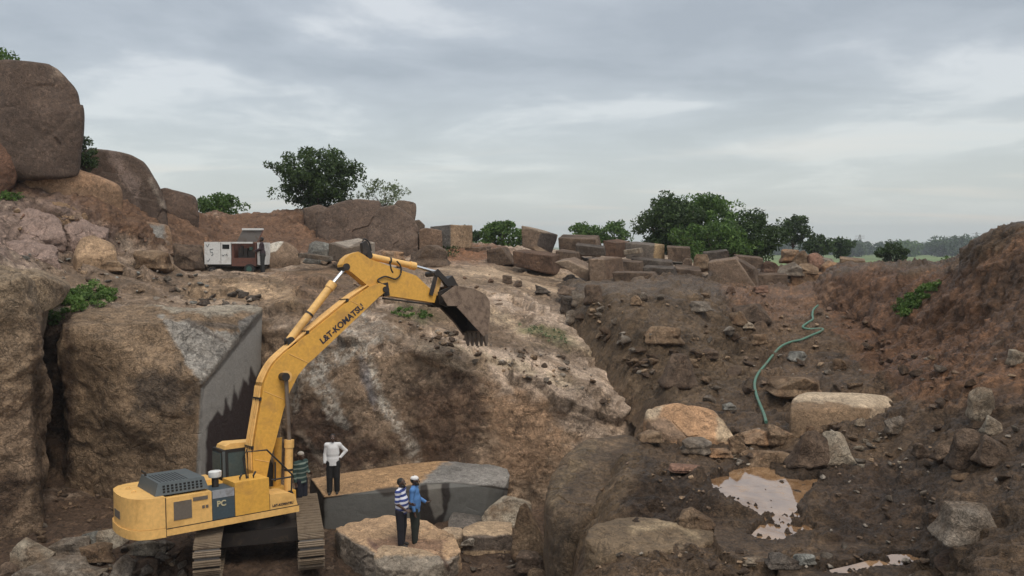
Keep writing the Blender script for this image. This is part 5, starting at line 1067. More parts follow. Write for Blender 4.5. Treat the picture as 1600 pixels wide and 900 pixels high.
x0_, z0_ = inpl(450, 771, -0.46); x1_, z1_ = inpl(452, 688, -0.46); x2_, z2_ = inpl(447, 590, -0.46)
for o_ in (0,):
    bm = bmesh.new(); b_tube(bm, [(x0_, 0.46, z0_), (x1_, 0.46, z1_)], 0.125, 18); c2 = hpart('boom_cylinder', bm, M['yellow'], 0, None, True)
    bm = bmesh.new(); b_tube(bm, [(x1_, 0.46, z1_), (x2_, 0.46, z2_)], 0.065, 14); hpart('rod', bm, M['steel'], 0, c2, True)
bm = bmesh.new(); b_box(bm, (x0_ - 0.25, -0.60, z0_ - 0.25), (x0_ + 0.20, 0.60, z0_ + 0.10)); hpart('cylinder_mount', bm, M['yellow'], 0.03)
x_, z_ = inpl(455, 541, 0); bm = bmesh.new(); b_box(bm, (x_ - 0.16, -0.17, z_ - 0.25), (x_ + 0.1, -0.12, z_ + 0.16)); b_box(bm, (x_ - 0.16, 0.12, z_ - 0.25), (x_ + 0.1, 0.17, z_ + 0.16)); hpart('bracket', bm, M['dkmetal'], 0.01, boom)
# hoses
for pp, yy in (([(597, 444), (590, 438), (602, 432), (618, 436), (626, 428), (626, 416), (620, 408)], -0.26), ([(609, 408), (611, 420), (614, 426)], -0.2), ([(572, 402), (566, 388), (568, 374), (576, 378), (580, 392)], 0.1), ([(448, 545), (441, 556), (436, 566), (430, 574)], 0.1), ([(594, 440), (584, 436), (596, 428), (612, 432), (620, 424)], 0.1)):
    bm = bmesh.new(); b_tube(bm, smooth_path([(q[0], yy, q[1]) for q in [inpl(*p, yy) for p in pp]], 6), 0.028, 8); hpart('hydraulic_hose', bm, M['black'], 0, arm, True)
# links and bucket
def bar(pa, pb, y, w, mat, nm, th=0.05):
    A, B_ = Vector((inpl(*pa, y)[0], 0, inpl(*pa, y)[1])), Vector((inpl(*pb, y)[0], 0, inpl(*pb, y)[1])); u = (B_ - A).normalized(); n_ = Vector((-u.z, 0, u.x)) * w
    bm = bmesh.new(); b_prism(bm, [((A + n_ - u * w)[0], (A + n_ - u * w)[2]), ((B_ + n_ + u * w)[0], (B_ + n_ + u * w)[2]), ((B_ - n_ + u * w)[0], (B_ - n_ + u * w)[2]), ((A - n_ - u * w)[0], (A - n_ - u * w)[2])], y - th / 2, y + th / 2, 'y')
    return hpart(nm, bm, M[mat], 0.02)
bar((674, 458), (682, 427), -0.27, 0.075, 'dkmetal', 'link'); bar((674, 458), (682, 427), 0.27, 0.075, 'dkmetal', 'link')
bar((681, 458), (688, 432), -0.03, 0.07, 'yellow2', 'link', 0.08)
bar((684, 426), (712, 456), -0.22, 0.095, 'dkmetal', 'link', 0.07); bar((684, 426), (712, 456), 0.22, 0.095, 'dkmetal', 'link', 0.07)
bar((700, 438), (708, 452), 0.0, 0.12, 'dkmetal', 'link', 0.5)
pin(683, 427, -0.34, 0.34, 0.10); pin(712, 455, -0.34, 0.34, 0.10)
BW_ = 0.68
PRO = [(690, 462), (712, 446), (740, 451), (757, 459), (765, 470), (766, 488), (764, 508), (763, 521), (756, 524), (740, 502), (717, 478), (700, 478)]
pr = pxpoly(PRO, -BW_)
bm = bmesh.new(); b_prism(bm, pr, -BW_, -BW_ + 0.045, 'y'); b_prism(bm, pr, BW_ - 0.045, BW_, 'y')
# curved back plate from the hinge round to the lip
back = pr[1:8]
for i in range(len(back) - 1):
    (xa, za), (xb_, zb) = back[i], back[i + 1]
    cxb, czb = np.mean([p[0] for p in pr]), np.mean([p[1] for p in pr])
    ia = (xa + (cxb - xa) * 0.09, za + (czb - za) * 0.09); ib = (xb_ + (cxb - xb_) * 0.09, zb + (czb - zb) * 0.09)
    b_prism(bm, [(xa, za), (xb_, zb), ib, ia], -BW_ + 0.04, BW_ - 0.04, 'y')
bkt = hpart('bucket', bm, M['bucket'], 0.0)
bm = bmesh.new(); inn = [(cxb + (x - cxb) * 0.89, czb + (z - czb) * 0.89) for x, z in pr]
b_prism(bm, inn, BW_ - 0.075, BW_ - 0.05, 'y')
for i in range(1, 7):
    (xa, za), (xb_, zb) = inn[i], inn[i + 1]
    b_prism(bm, [(xa, za), (xb_, zb), (xb_ + (cxb - xb_) * 0.05, zb + (czb - zb) * 0.05), (xa + (cxb - xa) * 0.05, za + (czb - za) * 0.05)], -BW_ + 0.06, BW_ - 0.08, 'y')
hpart('shade_liner', bm, M['dkmetal'], 0, bkt)  # added dark plates: the shade of the hollow put into their colour
bm = bmesh.new(); b_prism(bm, pxpoly([(685, 456), (713, 444), (716, 462), (700, 480), (688, 475)], -0.34), -0.36, -0.28, 'y'); b_prism(bm, pxpoly([(685, 456), (713, 444), (716, 462), (700, 480), (688, 475)], -0.34), 0.28, 0.36, 'y'); hpart('hinge_plate', bm, M['dkmetal'], 0.01, bkt)
bm = bmesh.new(); b_prism(bm, pxpoly([(714, 480), (722, 474), (762, 514), (756, 526)], -BW_ - 0.02), -BW_ - 0.03, -BW_ + 0.005, 'y'); hpart('edge_plate', bm, M['bucket'], 0.006, bkt)
lx, lz = inpl(760, 522, -BW_); tx_, tz_ = inpl(762, 541, -BW_)
for k in range(5):
    yy = -BW_ + 0.09 + k * (2 * BW_ - 0.18) / 4
    bm = bmesh.new(); d_ = Vector((tx_ - lx, 0, tz_ - lz)); n_ = Vector((-d_.z, 0, d_.x)).normalized() * 0.085
    a0 = Vector((lx, yy, lz)) - d_ * 0.12; b0 = a0 + d_ * 1.12
    vs = []
    for c_, w_, h_ in ((a0, 0.085, 1.0), (a0 + d_ * 0.5, 0.075, 0.8), (b0, 0.045, 0.22)):
        vs.append([bm.verts.new(c_ + n_ * sx * h_ + Vector((0, sy * w_, 0))) for sx, sy in ((-1, -1), (1, -1), (1, 1), (-1, 1))])
    for A, B_ in zip(vs[:-1], vs[1:]):
        for q in range(4): bm.faces.new((A[q], A[(q + 1) % 4], B_[(q + 1) % 4], B_[q]))
    bm.faces.new(vs[0]); bm.faces.new(vs[-1][::-1]); hpart('tooth', bm, M['steel'], 0.008, bkt)
# handrail
def hr(pp, y): return [(inpl(*p, y)[0], y, inpl(*p, y)[1]) for p in pp]
for pp in ([(388, 752), (386, 706), (417, 703), (456, 741), (455, 775)], [(430, 722), (430, 752)], [(386, 750), (380, 716), (386, 702)], [(424, 750), (455, 745)]):
    bm = bmesh.new(); b_tube(bm, hr(pp, -1.1), 0.026, 8); hpart('handrail', bm, M['black'], 0, None, True)
for px_, py_ in ((375, 752), (396, 746)):
    q = inpl(px_, py_, -1.2); bm = bmesh.new(); b_tube(bm, [(q[0], -1.2, 2.2), (q[0], -1.2, 2.36), (q[0] + 0.1, -1.1, 2.44)], 0.03, 8); hpart('mirror_stalk', bm, M['black'])
# lettering
def lettering(txt, size, a, b, y, mat, parent, bold=0.0, name='lettering', up=True):
    cu = bpy.data.curves.new('lettering', 'FONT'); cu.body = txt; cu.size = size; cu.extrude = 0.003; cu.offset = bold
    o = bpy.data.objects.new('tmp', cu); COL.objects.link(o); bpy.context.view_layer.update()
    me = bpy.data.meshes.new_from_object(o.evaluated_get(bpy.context.evaluated_depsgraph_get())); bpy.data.objects.remove(o)
    xsz = max(v.co.x for v in me.vertices); (ax, az), (bx, bz) = a, b
    L = math.hypot(bx - ax, bz - az); ca, sa = (bx - ax) / L, (bz - az) / L; k = L / xsz
    for v in me.vertices:
        u, w = v.co.x * k, v.co.y * min(k, 1.6); v.co = (ax + ca * u - sa * w, y - 0.006 + v.co.z, az + sa * u + ca * w)
    me.name = name; me.materials.clear(); me.materials.append(M[mat]); return house(link(name, me, None, parent))
lettering('L&T-KOMATSU', 0.36, inpl(504, 538, YB), inpl(569, 481, YB), YB, 'text', boom, 0.012)
lettering('PC', 0.30, (-1.10, 1.70), (-0.84, 1.70), -SD + 0.02, 'textw', pan, 0.01)
lettering('L&T-KOMATSU', 0.12, (0.50, 1.41), (1.14, 1.41), -SD + 0.022, 'text', tb, 0.004)
# tracks
TD = Vector((-0.28, 0.96, 0)).normalized(); TC = Vector((-6.52, 20.95, -7.92)); TSD = Vector((TD.y, -TD.x, 0))
TM = Matrix(((TSD.x, TD.x, 0, TC.x), (TSD.y, TD.y, 0, TC.y), (0, 0, 1, TC.z), (0, 0, 0, 1)))   # x across, y along, z up
def tpart(name, bm, mat, bevel=0.0, parent=None, smooth=False):
    o = bm_obj(name, bm, mat, parent or ex, smooth, bevel); o.data.transform(TM); return o
def track_path(n=42, L=1.50, r=0.43):
    pts = []; per = 2 * math.pi * r + 4 * L
    for k in range(n):
        s = per * k / n
        if s < 2 * L: pts.append((-L + s, 2 * r, 1, 0))
        elif s < 2 * L + math.pi * r: a = (s - 2 * L) / r; pts.append((L + r * math.sin(a), r + r * math.cos(a), math.cos(a), -math.sin(a)))
        elif s < 4 * L + math.pi * r: q = s - 2 * L - math.pi * r; pts.append((L - q, 0, -1, 0))
        else: a = (s - 4 * L - math.pi * r) / r; pts.append((-L - r * math.sin(a), r - r * math.cos(a), -math.cos(a), math.sin(a)))
    return pts
for sx in (-1, 1):
    xc = 1.19 * sx; w = 0.31; tp = track_path()
    bm = bmesh.new(); n_ = len(tp)
    ro = [bm.verts.new((xc - w * 0.9, p[0], p[1] + 0.04)) for p in tp]; r2 = [bm.verts.new((xc + w * 0.9, p[0], p[1] + 0.04)) for p in tp]
    for k in range(n_): bm.faces.new((ro[k], ro[(k + 1) % n_], r2[(k + 1) % n_], r2[k]))
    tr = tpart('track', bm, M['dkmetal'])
    for k, (y, z, ty, tz) in enumerate(tp):
        Mx = Matrix.Translation((xc, y, z + 0.04)) @ Matrix(((1, 0, 0, 0), (0, ty, -tz, 0), (0, tz, ty, 0), (0, 0, 0, 1)))
        bm = bmesh.new(); b_box(bm, (-w, -0.073, -0.01), (w, 0.073, 0.018), Mx)
        for g in (-0.05, 0.0, 0.05): b_box(bm, (-w, g - 0.009, 0.018), (w, g + 0.009, 0.045), Mx)
        tpart('track_shoe', bm, M['track'], 0, tr)
    bm = bmesh.new(); b_box(bm, (xc - 0.16, -1.45, 0.22), (xc + 0.16, 1.45, 0.62)); tpart('track_frame', bm, M['track'], 0.04)
    for y_ in (-1.50, 1.50):
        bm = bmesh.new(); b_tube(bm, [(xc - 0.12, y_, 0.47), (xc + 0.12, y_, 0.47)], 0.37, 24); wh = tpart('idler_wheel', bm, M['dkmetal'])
bm = bmesh.new(); b_box(bm, (-1.1, -0.75, 0.45), (1.1, 0.75, 0.80)); b_tube(bm, [(0, 0, 0.75), (0, 0, 1.02)], 0.62, 28); tpart('undercarriage', bm, M['dkmetal'], 0.04)  # dark colour also carries the shade beneath the upper works

# ------------------------------------------------------------------ compressor trailer
cp = gP(362, 427); CD = 38.4; cbase = at(365, 428, CD)
comp = empty('compressor', tuple(cbase), (0, 0, math.radians(-3))); tag(comp, 'white and rusty red towable air compressor with its grey lid propped open', 'compressor')
def cpart(name, mat, boxes, bevel=0.015, parent=None, bm=None, smooth=False):
    bm = bm or bmesh.new()
    for lo, hi in boxes: b_box(bm, lo, hi)
    return bm_obj(name, bm, M[mat], parent or comp, smooth, bevel)
s_ = CD / F
X = lambda px: (px - 365) * s_
Zc = lambda py: (428 - py) * s_
body = cpart('body', 'white', [((X(319), 0, Zc(413)), (X(361), 1.3, Zc(378)))], 0.03)
cpart('window', 'hole', [((X(348), -0.012, Zc(389)), (X(359), 0.02, Zc(382)))], 0.003, body)
cpart('door_seam', 'dkmetal', [((X(345), -0.006, Zc(412)), (X(345.5), 0.01, Zc(379)))], 0, body)
fr_ = cpart('engine_bay', 'rust', [((X(362), 0.02, Zc(416)), (X(401), 1.3, Zc(403))), ((X(362), 1.1, Zc(404)), (X(401), 1.3, Zc(379))), ((X(362), 0.05, Zc(404)), (X(365), 1.2, Zc(379))), ((X(399), 0.05, Zc(404)), (X(401), 1.2, Zc(379)))], 0.01)
cpart('engine', 'dkmetal', [((X(370), 0.25, Zc(405)), (X(384), 0.9, Zc(388))), ((X(385), 0.3, Zc(405)), (X(396), 0.9, Zc(392))), ((X(375), 0.2, Zc(398)), (X(378), 0.3, Zc(384)))], 0.02, fr_)
bm = bmesh.new(); b_tube(bm, [(X(389), 0.35, Zc(391)), (X(389), 0.35, Zc(386))], 0.09, 12); cpart('air_filter', 'green_hub', [], 0, fr_, bm)
cpart('top_rail', 'white', [((X(363), -0.02, Zc(380.5)), (X(396), 0.06, Zc(378)))], 0.01)
bm = bmesh.new(); Ml = Matrix.Translation((0, 0.55, Zc(378))) @ Matrix.Rotation(math.radians(-62), 4, 'X')
b_prism(bm, [(X(364), Zc(378)), (X(399), Zc(378)), (X(407), Zc(357)), (X(375), Zc(357))], 0.50, 0.56, 'y'); lid = cpart('lid', 'lid', [], 0.01, None, bm)
cpart('lid_rim', 'white', [((X(374), 0.42, Zc(359.5)), (X(407), 0.58, Zc(356.5)))], 0.01, lid)
bm = bmesh.new(); b_tube(bm, [(X(401), 0.2, Zc(380)), (X(407), 0.5, Zc(360))], 0.03, 8); cpart('lid_prop', 'rust', [], 0, lid, bm)
cpart('end_panel', 'white', [((X(402), 0.1, Zc(414)), (X(409), 1.25, Zc(379)))], 0.02)
cpart('chassis', 'dkmetal', [((X(322), 0.1, Zc(416.5)), (X(404), 1.2, Zc(413.2)))], 0.01)
for px_, rr_, hub in ((332, 0.155, 'lid'), (391, 0.235, 'green_hub')):
    for yy in (-0.08, 1.20):
        bm = bmesh.new(); b_tube(bm, [(X(px_), yy, rr_), (X(px_), yy + 0.18, rr_)], rr_, 24); wh = bm_obj('wheel', bm, M['rubbertyre'], comp, False, 0.03)
        bm = bmesh.new(); b_tube(bm, [(X(px_), yy - 0.012, rr_), (X(px_), yy + 0.03, rr_)], rr_ * 0.55, 20); bm_obj('hub', bm, M[hub], wh)
bm = bmesh.new(); b_tube(bm, [(X(322), 0.6, 0.35), (X(312), 0.6, 0.25), (X(318), 0.6, 0.45), (X(326), 0.3, 0.62)], 0.035, 8); bm_obj('tow_bar', bm, M['dkmetal'], comp)
def mark(strokes, parent, r=0.014):
    for st in strokes:
        bm = bmesh.new(); b_tube(bm, [(X(a), -0.008, Zc(b)) for a, b in st], r, 5); bm_obj('painted_mark', bm, M['panelblue'], parent)
mark([[(333, 389), (328, 390), (328.5, 394), (332, 394), (333, 398), (330, 399.5)], [(322, 382), (324, 386), (327, 381)], [(347, 398), (349, 400), (351, 397.5)], [(353, 399), (354, 397), (356, 400)]], body)
mark([[(323, 407), (325, 408.5), (328, 404)]], body)

# ------------------------------------------------------------------ hose
hp = [(1278, 478), (1270, 484), (1266, 494), (1274, 500), (1262, 506), (1250, 512), (1256, 518), (1290, 513), (1291, 517), (1268, 524), (1252, 534), (1234, 535), (1218, 541), (1206, 556), (1196, 572), (1182, 586), (1176, 600), (1180, 618), (1188, 636), (1195, 650), (1197, 661)]
pts = []
for a, b in hp:
    q = gP(a, b); pts.append(Vector((q[0], q[1], q[2] + 0.025)))
for i in range(1, len(pts) - 1): pts[i] = pts[i] * 0.5 + (pts[i - 1] + pts[i + 1]) * 0.25
bm = bmesh.new(); b_tube(bm, smooth_path(pts, 8), 0.045, 8)
M['hose'] = plain('green_hose_rubber', (0.075, 0.17, 0.12), 0.5, dirt=0.5, dirtcol=(0.13, 0.11, 0.075), sc=1.5)
tag(bm_obj('hose', bm, M['hose'], None, True), 'long green hose snaking down the trench', 'hose')

# ------------------------------------------------------------------ people
def smin(a, b, k): h = np.clip(0.5 + 0.5 * (b - a) / k, 0, 1); return b * (1 - h) + a * h - k * h * (1 - h)
def surface_nets(Fd, org, h):
    S = Fd < 0; nx, ny, nz = Fd.shape
    cnt = np.zeros((nx - 1, ny - 1, nz - 1), int)
    for a in (0, 1):
        for b in (0, 1):
            for c in (0, 1): cnt += S[a:nx - 1 + a, b:ny - 1 + b, c:nz - 1 + c]
    act = (cnt > 0) & (cnt < 8); idx = -np.ones(act.shape, int); ii = np.argwhere(act); idx[act] = np.arange(len(ii))
    acc = np.zeros((len(ii), 3)); n_ = np.zeros(len(ii))
    corner = [(a, b, c) for a in (0, 1) for b in (0, 1) for c in (0, 1)]
    for p in corner:
        for ax in range(3):
            if p[ax]: continue
            q = list(p); q[ax] = 1
            fa = Fd[ii[:, 0] + p[0], ii[:, 1] + p[1], ii[:, 2] + p[2]]; fb = Fd[ii[:, 0] + q[0], ii[:, 1] + q[1], ii[:, 2] + q[2]]
            m = (fa < 0) != (fb < 0); t = np.where(m, fa / np.where(m, fa - fb, 1), 0)
            pos = np.tile(np.array(p, float), (len(ii), 1)); pos[:, ax] += t
            acc[m] += pos[m]; n_[m] += 1
    V = (ii + acc / np.maximum(n_, 1)[:, None]) * h + org
    Q = []
    for ax in range(3):
        o1, o2 = [(1, 2), (2, 0), (0, 1)][ax]
        sl0 = [slice(None)] * 3; sl1 = [slice(None)] * 3; sl0[ax] = slice(0, -1); sl1[ax] = slice(1, None)
        ch = S[tuple(sl0)] != S[tuple(sl1)]; e_ = np.argwhere(ch)
        e_ = e_[(e_[:, o1] > 0) & (e_[:, o2] > 0) & (e_[:, o1] < Fd.shape[o1] - 1) & (e_[:, o2] < Fd.shape[o2] - 1)]
        def g(d1, d2):
            k = e_.copy(); k[:, o1] += d1; k[:, o2] += d2; return idx[k[:, 0], k[:, 1], k[:, 2]]
        q = np.stack([g(-1, -1), g(0, -1), g(0, 0), g(-1, 0)], 1)
        ins = S[e_[:, 0], e_[:, 1], e_[:, 2]]; q[~ins] = q[~ins][:, ::-1]; Q.append(q)
    Q = np.concatenate(Q); Q = Q[(Q >= 0).all(1)]
    return V, Q
def sdf_mesh(name, prims, h, mat, parent, k=0.02, zmin=None):
    P = np.array([p[0] for p in prims] + [p[1] for p in prims]); r = max(max(p[2], p[3]) for p in prims)
    lo = P.min(0) - r - 3 * h; hi = P.max(0) + r + 3 * h; n_ = np.ceil((hi - lo) / h).astype(int) + 1
    Fd = np.full(tuple(n_), 0.2, np.float32)
    ax = [lo[i] + np.arange(n_[i]) * h for i in range(3)]
    for pr_ in prims:
        a, b, ra, rb = np.array(pr_[0], float), np.array(pr_[1], float), pr_[2], pr_[3]; sc = np.array(pr_[4]) if len(pr_) > 4 else np.ones(3)
        kk = pr_[5] if len(pr_) > 5 else k
        m = max(ra, rb) * max(1, sc.max()) + 0.08; l2 = np.minimum(a, b) - m; h2 = np.maximum(a, b) + m
        s0 = [max(0, int((l2[i] - lo[i]) / h)) for i in range(3)]; s1 = [min(n_[i], int((h2[i] - lo[i]) / h) + 2) for i in range(3)]
        if any(s0[i] >= s1[i] for i in range(3)): continue
        G_ = np.stack(np.meshgrid(*[ax[i][s0[i]:s1[i]] for i in range(3)], indexing='ij'), -1)
        d = (G_ - a) / sc; ab = (b - a) / sc; t = np.clip((d @ ab) / (ab @ ab + 1e-9), 0, 1)
        dist = np.linalg.norm(d - t[..., None] * ab, axis=-1) - (ra + (rb - ra) * t)
        sl = tuple(slice(s0[i], s1[i]) for i in range(3)); Fd[sl] = smin(Fd[sl], dist * sc.min(), kk)
    if zmin is not None: Fd = np.maximum(Fd, (zmin - ax[2])[None, None, :])
    V, Q = surface_nets(Fd, lo, h)
    return link(name, np_mesh(name, V, Q, True), mat, parent)
def stripe_mat(name, ca, cb_, per, duty=0.5):
    m, nt, b = new_mat(name); vec = N(nt, 'ShaderNodeTexCoord').outputs['Object']
    sp = N(nt, 'ShaderNodeSeparateXYZ'); nt.links.new(vec, sp.inputs[0])
    f = math_(nt, 'FRACT', math_(nt, 'DIVIDE', sp.outputs[2], per)); f = math_(nt, 'GREATER_THAN', f, duty)
    nt.links.new(mixc(nt, f, ca, cb_), b.inputs['Base Color']); b.inputs['Roughness'].default_value = 0.85; return m
def person(name_label, loc, face, shirt_mat, trouser_col, arms, cap=None, height=1.72, stance=0.10, hair=True, sleeves='long', belly=0.0, lean=(0, 0), beard=False, shoe=(0.02, 0.018, 0.016)):
    """local axes: -Y is forward, X to the person's left; arms: ((elbow),(wrist)) left then right; one continuous body, clothes over it"""
    sc_ = height / 1.72
    root = empty('person', tuple(loc), (0, 0, face)); root.scale = (sc_,) * 3; tag(root, name_label, 'person')
    lx, ly = lean
    HIP = 0.91; an = [(s * stance, (0.02 if s > 0 else -0.03), 0.07) for s in (1, -1)]
    kn = [(s * (stance * 0.95), -0.02, 0.49) for s in (1, -1)]; hp_ = [(s * 0.085, 0.0, HIP) for s in (1, -1)]
    sh = [(s * 0.175 + lx, ly + 0.01, 1.415) for s in (1, -1)]
    neck = (lx, ly + 0.005, 1.47); hd = (lx, ly - 0.02, 1.615)
    B = []
    for i in (0, 1):
        B += [(hp_[i], kn[i], 0.082, 0.055), (kn[i], an[i], 0.055, 0.037)]
    tor = [((0, 0, HIP), (0, 0, 1.0), 0.135, 0.125, (1.12, 0.82, 1)), ((0, -belly * 0.4, 1.02), (lx * 0.7, ly * 0.7 - belly * 0.4, 1.16), 0.12 + belly * 0.3, 0.13 + belly * 0.2, (1.12, 0.80, 1)), ((lx, ly, 1.18), (lx, ly, 1.32), 0.145, 0.14, (1.15, 0.78, 1)), ((sh[1]), (sh[0]), 0.062, 0.062)]
    B += tor
    B += [(neck, (hd[0], hd[1] + 0.015, hd[2] - 0.06), 0.055, 0.05)]
    B += [((hd[0], hd[1] + 0.01, hd[2] + 0.02), (hd[0], hd[1] + 0.015, hd[2] + 0.021), 0.098, 0.098, (0.80, 0.98, 1.0)), ((hd[0], hd[1] - 0.03, hd[2] - 0.06), (hd[0], hd[1] - 0.045, hd[2] - 0.07), 0.055, 0.042, (0.95, 1, 1)),
          ((hd[0], hd[1] - 0.088, hd[2] + 0.015), (hd[0], hd[1] - 0.112, hd[2] - 0.02), 0.010, 0.017, (1, 1, 1), 0.012), ((hd[0] - 0.02, hd[1] - 0.088, hd[2] - 0.052), (hd[0] + 0.02, hd[1] - 0.088, hd[2] - 0.052), 0.009, 0.009, (1, 1, 1), 0.008),
          ((hd[0] - 0.03, hd[1] - 0.083, hd[2] + 0.032), (hd[0] + 0.03, hd[1] - 0.083, hd[2] + 0.032), 0.012, 0.012, (1, 1, 1), 0.01)]
    for s in (1, -1): B.append(((hd[0] + s * 0.080, hd[1] + 0.012, hd[2] + 0.015), (hd[0] + s * 0.084, hd[1] + 0.018, hd[2] - 0.02), 0.018, 0.012, (0.6, 1, 1), 0.008))
    SL = []
    for i, s in ((0, 1), (1, -1)):
        el, wr = [np.array(q, float) for q in arms[i][:2]]; hand_dir = np.array(arms[i][2], float) if len(arms[i]) > 2 else (wr - el)
        hand_dir = hand_dir / np.linalg.norm(hand_dir)
        B += [(sh[i], el, 0.050, 0.040), (el, wr, 0.040, 0.027)]
        SL.append((sh[i], el, 0.062, 0.052)); 
        if sleeves == 'long': SL.append((el, el + (wr - el) * 0.9, 0.054, 0.042))
        elif sleeves == 'half': SL[-1] = (sh[i], np.array(sh[i]) + (el - np.array(sh[i])) * 0.85, 0.068, 0.064)
        pm = wr + hand_dir * 0.075; side_ = np.cross(hand_dir, (0, -1.0, 0.2)); side_ = side_ / (np.linalg.norm(side_) + 1e-6); nrm = np.cross(side_, hand_dir)
        for q in (-0.022, 0.0, 0.022): B.append((wr + side_ * q * 0.6, pm + side_ * q, 0.018, 0.015, (1, 1, 1), 0.01))
        for f_, (off, ln) in enumerate(((-0.033, 0.058), (-0.011, 0.074), (0.011, 0.080), (0.033, 0.070))):
            p0 = pm + side_ * off * 0.9; p1 = p0 + hand_dir * ln * 0.5 + nrm * 0.008 + side_ * off * 0.2; p2 = p1 + hand_dir * ln * 0.42 + nrm * 0.028
            B += [(p0, p1, 0.0095, 0.009, (1, 1, 1), 0.003), (p1, p2, 0.009, 0.0075, (1, 1, 1), 0.003)]
        t0 = wr + hand_dir * 0.03 + side_ * 0.02 * s; t1 = t0 + hand_dir * 0.035 + side_ * 0.03 * s; t2 = t1 + hand_dir * 0.03 + nrm * 0.01
        B += [(t0, t1, 0.012, 0.011, (1, 1, 1), 0.006), (t1, t2, 0.011, 0.009, (1, 1, 1), 0.004)]
    body = sdf_mesh('body', B, 0.0085, M['skin'], root, 0.022)
    S_ = [(a, b, ra + 0.014, rb + 0.014, *( [q[4]] if len(q) > 4 else [])) for q in tor for a, b, ra, rb in [q[:4]]] + SL
    S_.append((((0, 0, HIP - 0.06)), (0, 0, HIP + 0.10), 0.158, 0.152, (1.18, 0.88, 1)))
    S_.append(((lx, ly + 0.005, 1.455), (lx, ly + 0.0, 1.475), 0.07, 0.06))
    shirt = sdf_mesh('shirt', S_, 0.011, shirt_mat, root, 0.022, zmin=0.835)
    T_ = [((0, 0, HIP + 0.05), (0, 0, HIP - 0.04), 0.138, 0.146, (1.16, 0.86, 1))]
    for i in (0, 1): T_ += [(hp_[i], kn[i], 0.118, 0.090), (kn[i], (an[i][0], an[i][1], 0.10), 0.089, 0.078)]
    tm = plain('trouser_cloth', trouser_col, 0.9, sc=6); sdf_mesh('trousers', T_, 0.012, tm, root, 0.025)
    sm_ = plain('shoe_leather', shoe, 0.6)
    for i in (0, 1):
        a = np.array(an[i]); sdf_mesh('shoe', [(a + (0, 0.02, -0.025), a + (0, -0.15, -0.035), 0.045, 0.036), (a + (0, 0.03, -0.03), a + (0, 0, 0.02), 0.045, 0.042)], 0.01, sm_, root, 0.02)
    if cap:
        cm = plain('cap_cloth', cap, 0.85, sc=8)
        C_ = [((hd[0], hd[1] + 0.015, hd[2] + 0.062), (hd[0], hd[1] + 0.015, hd[2] + 0.066), 0.103, 0.101, (0.86, 1.02, 0.62))]
        o_ = sdf_mesh('cap', C_, 0.009, cm, root, 0.01)
    hm = [((hd[0], hd[1] + 0.028, hd[2] + 0.036), (hd[0], hd[1] + 0.035, hd[2] + 0.02), 0.101, 0.096, (0.83, 0.92, 0.92))]
    sdf_mesh('hair', hm, 0.008, M['hair'], root, 0.01)
    if beard: sdf_mesh('beard', [((hd[0] - 0.04, hd[1] - 0.05, hd[2] - 0.07), (hd[0] + 0.04, hd[1] - 0.05, hd[2] - 0.07), 0.032, 0.032), ((hd[0], hd[1] - 0.075, hd[2] - 0.085), (hd[0], hd[1] - 0.07, hd[2] - 0.10), 0.03, 0.025), ((hd[0] - 0.062, hd[1] - 0.02, hd[2] - 0.02), (hd[0] - 0.05, hd[1] - 0.04, hd[2] - 0.07), 0.018, 0.025), ((hd[0] + 0.062, hd[1] - 0.02, hd[2] - 0.02), (hd[0] + 0.05, hd[1] - 0.04, hd[2] - 0.07), 0.018, 0.025)], 0.008, M['hair'], root, 0.015)
    for s in (1, -1):
        bm = bmesh.new(); bmesh.ops.create_uvsphere(bm, u_segments=10, v_segments=8, radius=0.012); o_ = bm_obj('eye', bm, M['eye'], root, True); o_.location = (hd[0] + s * 0.031, hd[1] - 0.079, hd[2] + 0.012)
    return root, body
PI = math.pi
hang = lambda s, f=0.0: ((s * 0.225, 0.03 - f, 1.14), (s * 0.235, -0.05 - f, 0.90), (0, -0.12, -1))
white_m = plain('white_shirt_cloth', (0.62, 0.62, 0.62), 0.85, sc=5)
# face angle: 0 looks at the camera, PI/2 looks to the right of the picture
pA = at(521, 771, 23.35)
person('man in a white long sleeved shirt with one hand on his hip', pA, 0.15, white_m, (0.012, 0.011, 0.011), (((0.36, 0.07, 1.22), (0.20, -0.02, 1.04), (-0.8, -0.3, -0.5)), hang(-1)), stance=0.105)
pB = at(627, 853, 20.35)
person('man in a blue and white striped shirt beside the man in plain blue', pB, PI * 0.42, stripe_mat('blue_white_stripes', (0.035, 0.055, 0.20), (0.62, 0.63, 0.70), 0.118, 0.52), (0.010, 0.010, 0.016), (((0.22, 0.0, 1.14), (0.12, -0.22, 1.05), (-0.5, -1, 0)), ((-0.21, 0.02, 1.14), (-0.15, -0.18, 0.98), (0.3, -1, -0.4))), sleeves='half', belly=0.12, beard=True)
pC = at(648, 850, 20.75)
person('bearded man in a plain blue shirt and white cap holding one hand out', pC, PI * 0.47, plain('blue_shirt_cloth', (0.075, 0.19, 0.42), 0.85, sc=5), (0.020, 0.026, 0.022), (((0.22, -0.02, 1.14), (0.18, -0.26, 1.02), (0, -1, 0.15)), hang(-1)), cap=(0.66, 0.64, 0.62), height=1.76, belly=0.08, beard=True)
pD = at(471, 799, 22.6)
person('man in a dark green striped shirt and pale cap standing behind the right track', pD, PI * 0.30, stripe_mat('green_stripes', (0.020, 0.045, 0.040), (0.16, 0.20, 0.17), 0.13, 0.66), (0.012, 0.013, 0.022), (((0.22, 0.0, 1.15), (0.14, -0.22, 1.12), (-0.4, -1, 0.1)), hang(-1)), cap=(0.32, 0.29, 0.25), height=1.68)
pE = at(411, 428, 38.3)
